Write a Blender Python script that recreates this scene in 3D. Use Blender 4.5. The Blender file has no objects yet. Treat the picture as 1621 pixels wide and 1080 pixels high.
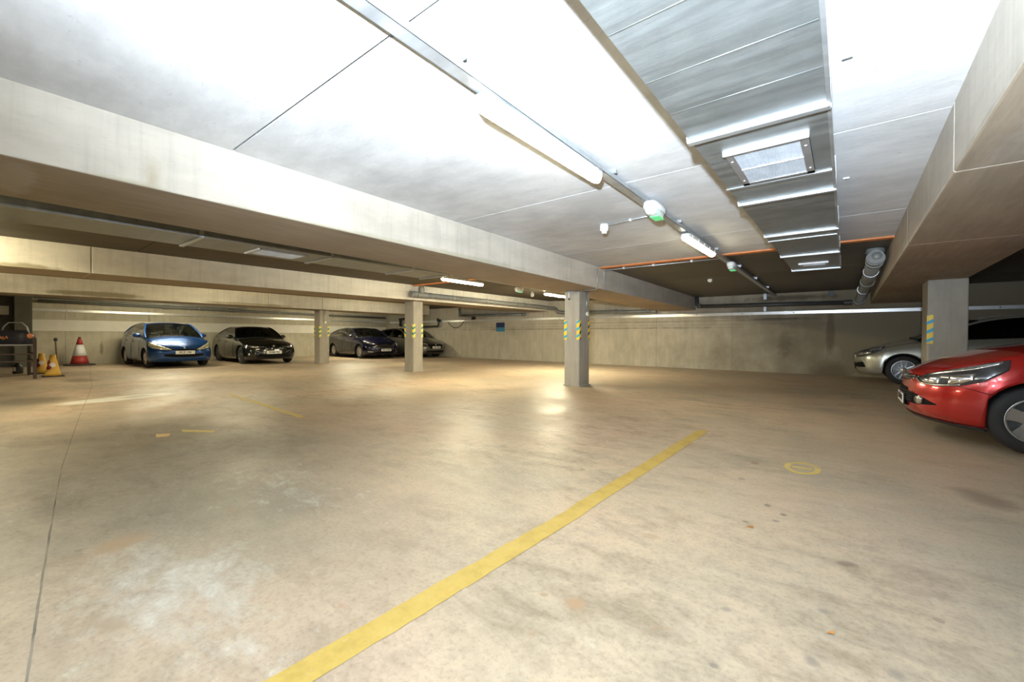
import bpy, bmesh, math, random
from mathutils import Vector, Matrix
random.seed(7)
scene = bpy.context.scene
COL = scene.collection
PI = math.pi

# ------------------------------------------------------------------ camera
cam_d = bpy.data.cameras.new('camera')
cam_d.sensor_width = 36.0
cam_d.lens = 666.0 / 1621.0 * 36.0
cam_d.clip_start = 0.05
cam = bpy.data.objects.new('camera', cam_d)
R = Matrix(((0.7839026, -0.01025523, 0.62079912),
            (0.62087081, 0.00647353, -0.78388617),
            (0.00402017, 0.99992646, 0.0114418)))
cam.matrix_world = Matrix.Translation((0, 0, 1.07)) @ R.to_4x4()
COL.objects.link(cam)
scene.camera = cam
# ------------------------------------------------------------------ world, exposure
w = bpy.data.worlds.new('world'); scene.world = w
w.use_nodes = True
w.node_tree.nodes['Background'].inputs[0].default_value = (0.9, 0.85, 0.7, 1)
w.node_tree.nodes['Background'].inputs[1].default_value = 0.0
vs = scene.view_settings
vs.view_transform = 'Standard'; vs.look = 'None'; vs.gamma = 1.0; vs.use_curve_mapping = False
vs.exposure = 0.0
WARM = (1.0, 0.90, 0.61)
LAMP = 55.0          # emission of the tube diffusers
# the photographer's flash, held up beside the camera and turned to the slab
def flash(name, loc, aim, power, color, spread, size=0.12):
    l = bpy.data.lights.new(name, 'SPOT'); l.energy = power; l.color = color
    l.spot_size = spread; l.spot_blend = 1.0; l.shadow_soft_size = size
    o = bpy.data.objects.new(name, l); COL.objects.link(o); o.location = loc
    d = Vector(aim) - Vector(loc)
    o.rotation_euler = d.to_track_quat('-Z', 'Y').to_euler()
    return o
flash('flash_light', (0.0, -0.45, 1.38), (-0.42, 0.60, 2.6), 4500.0, (0.74, 0.86, 1.0), math.radians(136), 0.05)

# ------------------------------------------------------------------ node helpers
def new_mat(name):
    m = bpy.data.materials.new(name); m.use_nodes = True
    nt = m.node_tree; b = nt.nodes['Principled BSDF']
    return m, nt, b
def N(nt, t, **kw):
    n = nt.nodes.new(t)
    for k, v in kw.items():
        if k in n.inputs.keys(): n.inputs[k].default_value = v
        else: setattr(n, k, v)
    return n
def L(nt, a, b): nt.links.new(a, b)
def ramp(nt, fac, stops):
    r = nt.nodes.new('ShaderNodeValToRGB')
    el = r.color_ramp.elements
    while len(el) < len(stops): el.new(0.5)
    for e, (p, c) in zip(el, stops):
        e.position = p; e.color = c if len(c) == 4 else (*c, 1)
    L(nt, fac, r.inputs[0]); return r.outputs[0]
def gray(v): return (v, v, v, 1)
def mixc(nt, fac, a, b, mode='MIX'):
    n = nt.nodes.new('ShaderNodeMix'); n.data_type = 'RGBA'; n.blend_type = mode
    for sock, v in ((n.inputs[0], fac), (n.inputs[6], a), (n.inputs[7], b)):
        if hasattr(v, 'links'): L(nt, v, sock)
        elif isinstance(v, (int, float)): sock.default_value = v
        else: sock.default_value = v if len(v) == 4 else (*v, 1)
    return n.outputs[2]
def math_n(nt, op, a, b=0.0, clamp=False):
    n = nt.nodes.new('ShaderNodeMath'); n.operation = op; n.use_clamp = clamp
    for sock, v in ((n.inputs[0], a), (n.inputs[1], b)):
        if hasattr(v, 'links'): L(nt, v, sock)
        else: sock.default_value = v
    return n.outputs[0]
def coords(nt, scale=(1, 1, 1), loc=(0, 0, 0), rot=(0, 0, 0)):
    tc = nt.nodes.new('ShaderNodeTexCoord'); mp = nt.nodes.new('ShaderNodeMapping')
    mp.inputs['Scale'].default_value = scale; mp.inputs['Location'].default_value = loc
    mp.inputs['Rotation'].default_value = rot
    L(nt, tc.outputs['Object'], mp.inputs['Vector']); return mp.outputs[0]
def noise(nt, vec, scale, detail=6, rough=0.55, dist=0.0):
    n = nt.nodes.new('ShaderNodeTexNoise')
    n.inputs['Scale'].default_value = scale; n.inputs['Detail'].default_value = detail
    n.inputs['Roughness'].default_value = rough; n.inputs['Distortion'].default_value = dist
    L(nt, vec, n.inputs['Vector']); return n.outputs['Fac']
def blob(nt, c, r, rot=0.0, soft=0.5, warp=0.5, wscale=2.0):
    """ellipse mask in object space; c, r are 3-vectors (large r = ignore the axis)"""
    tc = nt.nodes.new('ShaderNodeTexCoord')
    sub = nt.nodes.new('ShaderNodeVectorMath'); sub.operation = 'SUBTRACT'; sub.inputs[1].default_value = c
    L(nt, tc.outputs['Object'], sub.inputs[0])
    mp = nt.nodes.new('ShaderNodeMapping'); mp.vector_type = 'POINT'
    mp.inputs['Rotation'].default_value = (0, 0, -rot)
    L(nt, sub.outputs[0], mp.inputs[0])
    sc = nt.nodes.new('ShaderNodeVectorMath'); sc.operation = 'DIVIDE'; sc.inputs[1].default_value = r
    L(nt, mp.outputs[0], sc.inputs[0])
    ln = nt.nodes.new('ShaderNodeVectorMath'); ln.operation = 'LENGTH'; L(nt, sc.outputs[0], ln.inputs[0])
    nz = noise(nt, tc.outputs['Object'], wscale, 5, 0.6)
    d = math_n(nt, 'ADD', ln.outputs['Value'], math_n(nt, 'MULTIPLY', math_n(nt, 'SUBTRACT', nz, 0.5), warp * 2))
    m = nt.nodes.new('ShaderNodeMapRange'); m.inputs['From Min'].default_value = 1.0
    m.inputs['From Max'].default_value = 1.0 - soft
    L(nt, d, m.inputs['Value']); return m.outputs[0]
def bump(nt, b, h, strength=0.2, dist=0.02):
    n = nt.nodes.new('ShaderNodeBump'); n.inputs['Strength'].default_value = strength
    n.inputs['Distance'].default_value = dist
    L(nt, h, n.inputs['Height']); L(nt, n.outputs[0], b.inputs['Normal'])

def simple(name, color, rough=0.5, metal=0.0, coat=0.0, emit=0.0, spec=0.5, noise_amt=0.12, nscale=9.0, ecol=None):
    m, nt, b = new_mat(name)
    v = coords(nt)
    n = noise(nt, v, nscale, 4)
    lo = tuple(max(0, c * (1 - noise_amt)) for c in color); hi = tuple(min(1, c * (1 + noise_amt)) for c in color)
    L(nt, ramp(nt, n, [(0.3, lo), (0.7, hi)]), b.inputs['Base Color'])
    b.inputs['Roughness'].default_value = rough; b.inputs['Metallic'].default_value = metal
    b.inputs['Coat Weight'].default_value = coat; b.inputs['Specular IOR Level'].default_value = spec
    b.inputs['Coat Roughness'].default_value = 0.04
    if emit:
        b.inputs['Emission Color'].default_value = (*(ecol or color), 1); b.inputs['Emission Strength'].default_value = emit
    return m

def concrete(name, base, lo, hi, grain=(1, 1, 1), specks=0.35, blobs=(), streak=0.0, rough=0.85, panel=None):
    m, nt, b = new_mat(name)
    v = coords(nt); vg = coords(nt, grain)
    c = ramp(nt, noise(nt, v, 0.7, 8, 0.6), [(0.25, lo), (0.5, base), (0.78, hi)])
    g = noise(nt, vg, 5.0, 10, 0.65)
    c = mixc(nt, 0.5, c, ramp(nt, g, [(0.3, gray(0.55)), (0.7, gray(1.0))]), 'MULTIPLY')
    sp = noise(nt, vg, 26.0, 5, 0.7)
    c = mixc(nt, math_n(nt, 'MULTIPLY', ramp(nt, sp, [(0.62, gray(0)), (0.74, gray(1))]), specks), c, tuple(x * 0.45 for x in base))
    if streak:
        st = noise(nt, coords(nt, (5, 5, 0.35)), 2.2, 7, 0.6)
        c = mixc(nt, math_n(nt, 'MULTIPLY', ramp(nt, st, [(0.5, gray(0)), (0.68, gray(1))]), streak), c, tuple(x * 0.5 for x in base))
        c = mixc(nt, math_n(nt, 'MULTIPLY', ramp(nt, st, [(0.3, gray(1)), (0.42, gray(0))]), streak * 0.5), c, tuple(min(1, x * 1.25) for x in base))
    if panel:
        sx = nt.nodes.new('ShaderNodeSeparateXYZ'); L(nt, v, sx.inputs[0])
        for ax, off, per, wid in panel:
            p = math_n(nt, 'PINGPONG', math_n(nt, 'ADD', sx.outputs[ax], off), per)
            ms = math_n(nt, 'LESS_THAN', p, wid)
            c = mixc(nt, math_n(nt, 'MULTIPLY', ms, 0.55), c, tuple(x * 0.45 for x in base))
    for (ce, ra, rot, soft, warp, ws, col, amt) in blobs:
        c = mixc(nt, math_n(nt, 'MULTIPLY', blob(nt, ce, ra, rot, soft, warp, ws), amt), c, col)
    L(nt, c, b.inputs['Base Color'])
    b.inputs['Roughness'].default_value = rough
    b.inputs['Specular IOR Level'].default_value = 0.3
    bump(nt, b, math_n(nt, 'ADD', g, sp), 0.25, 0.006)
    return m

# ------------------------------------------------------------------ materials
BIG = 1e4
M = {}
def floor_mat():
    m, nt, b = new_mat('floor_concrete')
    v = coords(nt); vs_ = coords(nt, (1, 1, 1), (0, 0, 0), (0, 0, 0.45))
    tan, pink, grey = (0.52, 0.405, 0.285), (0.53, 0.385, 0.28), (0.40, 0.345, 0.26)
    c = ramp(nt, noise(nt, v, 0.55, 7, 0.6), [(0.3, grey), (0.5, tan), (0.7, pink)])
    c = mixc(nt, math_n(nt, 'MULTIPLY', blob(nt, (-9.5, -0.35, 0), (7.0, 1.15, BIG), -0.10, 0.6, 0.35, 0.9), 0.85), c, (0.17, 0.14, 0.095))
    # worn greyer ground towards the left, scuffed right corner
    c = mixc(nt, math_n(nt, 'MULTIPLY', blob(nt, (-4.6, 0.9, 0), (4.4, 2.1, BIG), 0.0, 0.7, 0.6, 0.9), 0.9), c, (0.275, 0.235, 0.175))
    c = mixc(nt, math_n(nt, 'MULTIPLY', blob(nt, (1.2, 2.3, 0), (1.7, 3.2, BIG), 0.1, 0.8, 0.7, 1.3), 0.7), c, (0.33, 0.295, 0.24))
    mid = noise(nt, coords(nt, (1, 2.2, 1), (3, 1, 0), (0, 0, 0.5)), 2.1, 10, 0.68, 0.6)
    rg = ramp(nt, noise(nt, coords(nt, (1, 1, 1), (5, 2, 0)), 0.45, 3), [(0.40, gray(0.30)), (0.60, gray(0.75))])
    c = mixc(nt, rg, c, ramp(nt, mid, [(0.33, (0.52, 0.50, 0.46)), (0.47, gray(0.86)), (0.56, gray(1.0)), (0.72, (1.0, 1.0, 0.98))]), 'MULTIPLY')
    fine = noise(nt, v, 11.0, 9, 0.75)
    c = mixc(nt, math_n(nt, 'MULTIPLY', rg, 0.6), c, ramp(nt, fine, [(0.36, gray(0.50)), (0.56, gray(1.0))]), 'MULTIPLY')
    f2 = noise(nt, v, 48.0, 6, 0.7)
    c = mixc(nt, 0.45, c, ramp(nt, f2, [(0.38, gray(0.62)), (0.50, gray(1.0))]), 'MULTIPLY')
    # rusty flecks
    rf = noise(nt, coords(nt, (1, 1, 1), (9, 4, 2)), 5.0, 9, 0.7)
    c = mixc(nt, ramp(nt, rf, [(0.62, gray(0)), (0.72, gray(0.45))]), c, (0.42, 0.20, 0.11))
    # lime bloom: pale crusts
    wn = noise(nt, coords(nt, (1, 1.6, 1), (1, 7, 0), (0, 0, 0.6)), 4.5, 12, 0.78, 0.15)
    wr = math_n(nt, 'MAXIMUM', blob(nt, (-2.2, 0.50, 0), (1.15, 0.50, BIG), 0.15, 0.8, 0.5, 1.8),
                math_n(nt, 'MULTIPLY', blob(nt, (-3.3, 1.35, 0), (1.7, 0.6, BIG), 0.15, 0.8, 0.6, 1.4), 0.62))
    wm = ramp(nt, math_n(nt, 'ADD', wn, math_n(nt, 'MULTIPLY', math_n(nt, 'SUBTRACT', wr, 1.0), 0.30)), [(0.36, gray(0)), (0.50, gray(0.32)), (0.62, gray(0.75))])
    c = mixc(nt, wm, c, (0.60, 0.59, 0.53))
    ws = ramp(nt, wn, [(0.60, gray(0)), (0.70, gray(0.45))])
    c = mixc(nt, ws, c, (0.62, 0.59, 0.51))
    # pale water mark and dark damp patch on the left
    c = mixc(nt, math_n(nt, 'MULTIPLY', blob(nt, (-9.55, 1.45, 0), (0.36, 0.85, BIG), 0.22, 0.30, 0.22, 3.0), 0.8), c, (0.72, 0.70, 0.62))
    c = mixc(nt, math_n(nt, 'MULTIPLY', blob(nt, (-9.60, 1.65, 0), (0.07, 0.28, BIG), 0.22, 0.5, 0.3, 5.0), 0.8), c, (0.24, 0.21, 0.16))
    c = mixc(nt, math_n(nt, 'MULTIPLY', blob(nt, (-10.2, 0.45, 0), (0.75, 0.6, BIG), 0.1, 0.6, 0.35, 1.6), 0.75), c, (0.10, 0.085, 0.06))
    c = mixc(nt, math_n(nt, 'MULTIPLY', blob(nt, (-14.0, 1.45, 0), (0.8, 0.35, BIG), 0.1, 0.6, 0.35, 2.0), 0.6), c, (0.15, 0.13, 0.09))
    spots = [((0.74, 4.14, 0), (0.16, 0.26, BIG), 0.3, (0.22, 0.175, 0.13)), ((0.95, 2.75, 0), (0.30, 0.10, BIG), 0.4, (0.25, 0.2, 0.15)), ((-0.59, 4.08, 0), (0.045, 0.08, BIG), 0.2, (0.27, 0.17, 0.10)),
             ((-0.377, 3.10, 0), (0.022, 0.030, BIG), 0.2, (0.14, 0.12, 0.10)), ((-0.282, 2.998, 0), (0.024, 0.030, BIG), 0.2, (0.12, 0.10, 0.08)), ((-0.443, 2.746, 0), (0.022, 0.018, BIG), 0.2, (0.14, 0.12, 0.10)),
             ((-0.306, 2.867, 0), (0.024, 0.018, BIG), 0.2, (0.14, 0.12, 0.10)), ((0.016, 2.533, 0), (0.055, 0.035, BIG), 0.6, (0.17, 0.12, 0.09)), ((-0.839, 1.473, 0), (0.05, 0.045, BIG), 0.3, (0.36, 0.22, 0.12)),
             ((-0.968, 1.44, 0), (0.022, 0.018, BIG), 0.3, (0.30, 0.20, 0.13)), ((-0.805, 2.217, 0), (0.06, 0.05, BIG), 0.2, (0.38, 0.28, 0.19)), ((-0.053, 2.039, 0), (0.030, 0.025, BIG), 0.1, (0.22, 0.19, 0.16)),
             ((-0.076, 1.698, 0), (0.025, 0.035, BIG), 0.5, (0.20, 0.17, 0.14)), ((-0.324, 1.475, 0), (0.020, 0.018, BIG), 0.5, (0.15, 0.13, 0.11)), ((-0.355, 1.812, 0), (0.025, 0.02, BIG), 0.5, (0.26, 0.22, 0.18)),
             ((0.14, 1.80, 0), (0.03, 0.03, BIG), 0.5, (0.22, 0.19, 0.16)), ((-2.9, 0.42, 0), (0.13, 0.16, BIG), 0.3, (0.36, 0.25, 0.15)), ((-2.1, 0.30, 0), (0.10, 0.06, BIG), 0.3, (0.32, 0.24, 0.16))]
    for ce, ra, ro, co in spots:
        c = mixc(nt, math_n(nt, 'MULTIPLY', blob(nt, ce, ra, ro, 0.6, 0.35, 14.0 if ra[0] < 0.1 else 5.0), 0.75), c, co)
    # oil drips
    vo = nt.nodes.new('ShaderNodeTexVoronoi'); vo.inputs['Scale'].default_value = 2.6
    L(nt, v, vo.inputs['Vector'])
    near = math_n(nt, 'LESS_THAN', math_n(nt, 'ADD', vo.outputs['Distance'], math_n(nt, 'MULTIPLY', fine, 0.05)), 0.082)
    pick = math_n(nt, 'GREATER_THAN', noise(nt, vo.outputs['Position'], 5.0, 1), 0.46)
    c = mixc(nt, math_n(nt, 'MULTIPLY', math_n(nt, 'MULTIPLY', near, pick), 0.6), c, (0.20, 0.165, 0.125))
    # long scratches
    scx = noise(nt, coords(nt, (0.25, 9, 1), (0, 0, 0), (0, 0, -0.9)), 2.0, 3, 0.5)
    c = mixc(nt, math_n(nt, 'MULTIPLY', ramp(nt, scx, [(0.70, gray(0)), (0.72, gray(1)), (0.74, gray(0))]), 0.3), c, (0.25, 0.2, 0.15))
    L(nt, c, b.inputs['Base Color'])
    L(nt, ramp(nt, noise(nt, v, 1.1, 7, 0.6), [(0.3, gray(0.34)), (0.7, gray(0.62))]), b.inputs['Roughness'])
    b.inputs['Specular IOR Level'].default_value = 0.42
    bump(nt, b, math_n(nt, 'ADD', fine, mid), 0.22, 0.008)
    return m
M['floor'] = floor_mat()
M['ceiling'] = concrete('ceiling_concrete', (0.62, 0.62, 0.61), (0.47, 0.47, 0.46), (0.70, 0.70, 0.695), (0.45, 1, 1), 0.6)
M['ceiling_shaded'] = concrete('shaded_slab_concrete', (0.11, 0.095, 0.07), (0.085, 0.075, 0.055), (0.14, 0.12, 0.09), (1, 0.35, 1), 0.3)  # shade on the slab of the further bays, put into a darker colour
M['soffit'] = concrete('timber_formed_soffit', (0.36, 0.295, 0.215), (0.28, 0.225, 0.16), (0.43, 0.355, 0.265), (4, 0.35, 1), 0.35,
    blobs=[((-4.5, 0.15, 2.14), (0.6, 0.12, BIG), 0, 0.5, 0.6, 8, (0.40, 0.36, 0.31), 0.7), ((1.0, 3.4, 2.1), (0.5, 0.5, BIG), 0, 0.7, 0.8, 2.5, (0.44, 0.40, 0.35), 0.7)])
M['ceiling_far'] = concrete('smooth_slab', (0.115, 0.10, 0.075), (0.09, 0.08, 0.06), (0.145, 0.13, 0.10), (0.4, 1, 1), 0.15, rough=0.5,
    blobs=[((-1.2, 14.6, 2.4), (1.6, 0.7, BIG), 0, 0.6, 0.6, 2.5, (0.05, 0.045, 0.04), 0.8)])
M['beam'] = concrete('beam_concrete', (0.57, 0.52, 0.44), (0.49, 0.445, 0.37), (0.62, 0.575, 0.495), (1, 0.3, 1), 0.3, streak=0.28,
    blobs=[((-3.95, 0.78, 2.20), (0.2, 0.060, 0.16), 0, 0.9, 0.8, 9, (0.36, 0.31, 0.22), 0.75),
           ((-3.95, 0.62, 2.12), (0.2, 0.30, 0.055), 0, 0.6, 0.6, 6, (0.36, 0.33, 0.22), 0.7),
           ((-3.95, 3.0, 2.115), (0.2, 3.4, 0.045), 0, 0.7, 0.6, 5, (0.36, 0.33, 0.23), 0.7),
           ((-3.95, 3.52, 2.3), (0.2, 0.05, 0.20), 0, 0.5, 0.4, 9, (0.40, 0.38, 0.33), 0.6),
           ((-4.5, 0.15, 2.14), (0.6, 0.10, 0.1), 0, 0.5, 0.6, 8, (0.5, 0.47, 0.43), 0.7),
           ((0.52, 3.0, 2.11), (0.15, 1.3, 0.04), 0, 0.6, 0.7, 5, (0.32, 0.27, 0.2), 0.6),
           ((-9.8, 0.4, 2.10), (0.3, 0.5, 0.07), 0, 0.5, 0.5, 4, (0.24, 0.20, 0.12), 0.8),
           ((-15.4, 1.9, 2.13), (0.3, 1.1, 0.085), 0, 0.4, 0.5, 2.5, (0.25, 0.21, 0.13), 0.8),
           ((-15.4, 5.6, 2.09), (0.3, 1.4, 0.06), 0, 0.4, 0.5, 2.5, (0.27, 0.23, 0.14), 0.7)])
M['beam_pale'] = concrete('pale_beam_concrete', (0.76, 0.71, 0.60), (0.66, 0.61, 0.51), (0.80, 0.76, 0.65), (1, 0.3, 1), 0.3, streak=0.3,
    blobs=[((-9.85, 0.4, 2.10), (0.3, 0.5, 0.07), 0, 0.5, 0.5, 4, (0.26, 0.22, 0.13), 0.8),
           ((-15.45, 1.9, 2.13), (0.3, 1.1, 0.085), 0, 0.4, 0.5, 2.5, (0.26, 0.22, 0.13), 0.8),
           ((-15.45, 5.6, 2.09), (0.3, 1.4, 0.06), 0, 0.4, 0.5, 2.5, (0.28, 0.24, 0.15), 0.7)])
M['column'] = concrete('column_concrete', (0.45, 0.415, 0.345), (0.37, 0.345, 0.29), (0.52, 0.49, 0.43), (1, 1, 0.3), 0.4, streak=0.25)
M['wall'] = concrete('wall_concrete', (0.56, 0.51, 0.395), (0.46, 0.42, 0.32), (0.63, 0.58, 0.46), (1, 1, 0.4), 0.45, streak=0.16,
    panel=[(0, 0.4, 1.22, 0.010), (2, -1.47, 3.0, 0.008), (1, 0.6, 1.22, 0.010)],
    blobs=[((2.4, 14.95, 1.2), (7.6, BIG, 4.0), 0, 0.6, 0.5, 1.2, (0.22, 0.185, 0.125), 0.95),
           ((-0.33, 14.95, 1.25), (0.13, BIG, 0.75), 0, 0.5, 0.35, 3, (0.13, 0.10, 0.07), 0.75),
           ((-0.30, 14.95, 0.05), (0.55, BIG, 0.38), 0, 0.5, 0.3, 3, (0.14, 0.11, 0.075), 0.7),
           ((-1.45, 14.95, 1.62), (0.9, BIG, 0.05), 0, 0.6, 0.7, 4, (0.10, 0.08, 0.06), 0.75),
           ((-1.4, 14.95, 0.85), (0.25, BIG, 0.40), 0, 0.6, 0.9, 9, (0.14, 0.11, 0.08), 0.6),
           ((-1.2, 14.95, 2.25), (1.3, BIG, 0.10), 0, 0.6, 0.8, 4, (0.09, 0.07, 0.05), 0.75),
           ((-9, 14.95, 1.38), (9.0, BIG, 0.035), 0, 0.6, 1.2, 3, (0.22, 0.19, 0.13), 0.6),
           ((-5, 14.95, 1.60), (7.0, BIG, 0.02), 0, 0.6, 1.2, 3, (0.22, 0.19, 0.13), 0.6),
           ((-21.4, 4.1, 1.4), (BIG, 0.05, 0.9), 0, 0.5, 0.5, 3, (0.20, 0.17, 0.11), 0.5),
           ((-21.4, 2.75, 0.55), (BIG, 0.06, 0.28), 0, 0.5, 0.5, 5, (0.20, 0.17, 0.11), 0.7)])
M['pier'] = concrete('dark_concrete', (0.13, 0.125, 0.10), (0.10, 0.095, 0.075), (0.17, 0.16, 0.13), (1, 1, 0.3), 0.3)
M['band'] = simple('white_wall_paint', (0.74, 0.70, 0.62), 0.6, noise_amt=0.05, nscale=3)
M['joint'] = simple('dark_joint', (0.05, 0.045, 0.04), 0.9)
M['crack'] = simple('floor_joint_dirt', (0.20, 0.17, 0.13), 0.9, noise_amt=0.5, nscale=3)
M['mastic'] = simple('orange_fire_mastic', (0.62, 0.22, 0.07), 0.7)
def galv(name, base, rough=0.38, seams=0.0):
    m, nt, b = new_mat(name)
    v = coords(nt)
    vo = nt.nodes.new('ShaderNodeTexVoronoi'); vo.inputs['Scale'].default_value = 45; L(nt, v, vo.inputs['Vector'])
    c = mixc(nt, 0.35, base, ramp(nt, noise(nt, vo.outputs['Position'], 9.0, 1), [(0.3, gray(0.35)), (0.7, gray(0.65))]), 'SOFT_LIGHT')
    st = noise(nt, coords(nt, (0.6, 5, 1)), 2.5, 6, 0.6)
    c = mixc(nt, 0.55, c, ramp(nt, st, [(0.3, gray(0.62)), (0.7, gray(1.0))]), 'MULTIPLY')
    L(nt, c, b.inputs['Base Color'])
    b.inputs['Metallic'].default_value = 0.75
    L(nt, ramp(nt, st, [(0.3, gray(rough - 0.08)), (0.7, gray(rough + 0.15))]), b.inputs['Roughness'])
    bump(nt, b, st, 0.25, 0.01)
    return m
M['duct'] = galv('galvanised_duct', (0.31, 0.335, 0.33), 0.42)
M['galv'] = galv('galvanised_steel', (0.52, 0.55, 0.56), 0.36)
M['rail'] = simple('aluminium_trunking', (0.72, 0.72, 0.70), 0.32, 0.6, noise_amt=0.06)
M['white'] = simple('white_plastic', (0.80, 0.81, 0.80), 0.4, noise_amt=0.03)
M['cream'] = simple('cream_plastic', (0.80, 0.78, 0.68), 0.4, noise_amt=0.03)
M['housing'] = simple('grey_luminaire_housing', (0.62, 0.61, 0.58), 0.5)
TUBES = {}
def tube_mat(k):
    if k not in TUBES: TUBES[k] = simple('lit_diffuser', (1, 1, 1), 0.4, emit=LAMP * k, ecol=WARM, noise_amt=0.0)
    return TUBES[k]
M['green_sign'] = simple('green_exit_legend', (0.10, 0.55, 0.22), 0.35, emit=0.5, ecol=(0.15, 0.8, 0.3), noise_amt=0.3, nscale=25)
M['clear'] = simple('clear_cover', (0.72, 0.80, 0.72), 0.12, spec=0.7)
M['pvc'] = simple('grey_drain_pipe', (0.20, 0.205, 0.19), 0.38, noise_amt=0.15)
M['pvc_dark'] = simple('dark_pipe', (0.06, 0.06, 0.055), 0.45)
M['grille'] = simple('louvre_white', (0.70, 0.75, 0.80), 0.35, 0.2)
M['grille_dark'] = simple('louvre_frame', (0.36, 0.36, 0.36), 0.35, 0.6)
M['black'] = simple('black_plastic', (0.018, 0.018, 0.02), 0.45)
M['cable'] = simple('black_cable', (0.03, 0.03, 0.03), 0.5)
M['yellow_line'] = None
def line_mat():
    m, nt, b = new_mat('yellow_road_paint')
    v = coords(nt)
    n = noise(nt, v, 7, 9, 0.7); f = noise(nt, v, 45, 4, 0.6)
    c = ramp(nt, n, [(0.3, (0.36, 0.245, 0.05)), (0.5, (0.46, 0.315, 0.07)), (0.7, (0.50, 0.355, 0.10))])
    c = mixc(nt, ramp(nt, f, [(0.60, gray(0)), (0.75, gray(0.5))]), c, (0.45, 0.37, 0.24))
    L(nt, c, b.inputs['Base Color']); b.inputs['Roughness'].default_value = 0.6
    return m
M['yellow_line'] = line_mat()
def worn_mat():
    m, nt, b = new_mat('worn_yellow_paint')
    v = coords(nt)
    n = noise(nt, v, 9, 9, 0.75)
    c = ramp(nt, n, [(0.36, (0.42, 0.35, 0.22)), (0.50, (0.60, 0.45, 0.13)), (0.8, (0.66, 0.50, 0.15))])
    L(nt, c, b.inputs['Base Color']); b.inputs['Roughness'].default_value = 0.6
    return m
M['worn_yellow'] = worn_mat()
def stripe_mat(name, ax, sgn, a, b_, per=0.15, slope=0.55, off=0.077):
    m, nt, b = new_mat(name)
    sx = nt.nodes.new('ShaderNodeSeparateXYZ'); L(nt, coords(nt), sx.inputs[0])
    s = math_n(nt, 'ADD', math_n(nt, 'ADD', sx.outputs[2], off), math_n(nt, 'MULTIPLY', sx.outputs[ax], slope * sgn))
    f = math_n(nt, 'FRACT', math_n(nt, 'DIVIDE', s, per))
    c = mixc(nt, math_n(nt, 'LESS_THAN', f, 0.36), a, b_)
    L(nt, c, b.inputs['Base Color']); b.inputs['Roughness'].default_value = 0.35
    b.inputs['Specular IOR Level'].default_value = 0.4
    return m
YEL, BLU, NAV = (0.85, 0.62, 0.06), (0.03, 0.40, 0.62), (0.02, 0.03, 0.10)
M['hz_x'] = stripe_mat('hazard_stripe_left', 0, -1, YEL, BLU)
M['hz_y'] = stripe_mat('hazard_stripe_right', 1, -1, YEL, NAV, slope=0.75)
M['hz_yg'] = stripe_mat('hazard_stripe_green', 1, -1, (0.85, 0.72, 0.16), (0.02, 0.28, 0.22), per=0.16)
M['hz_xg'] = stripe_mat('hazard_stripe_green_left', 0, 1, (0.85, 0.72, 0.16), (0.02, 0.28, 0.22), per=0.16)

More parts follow.
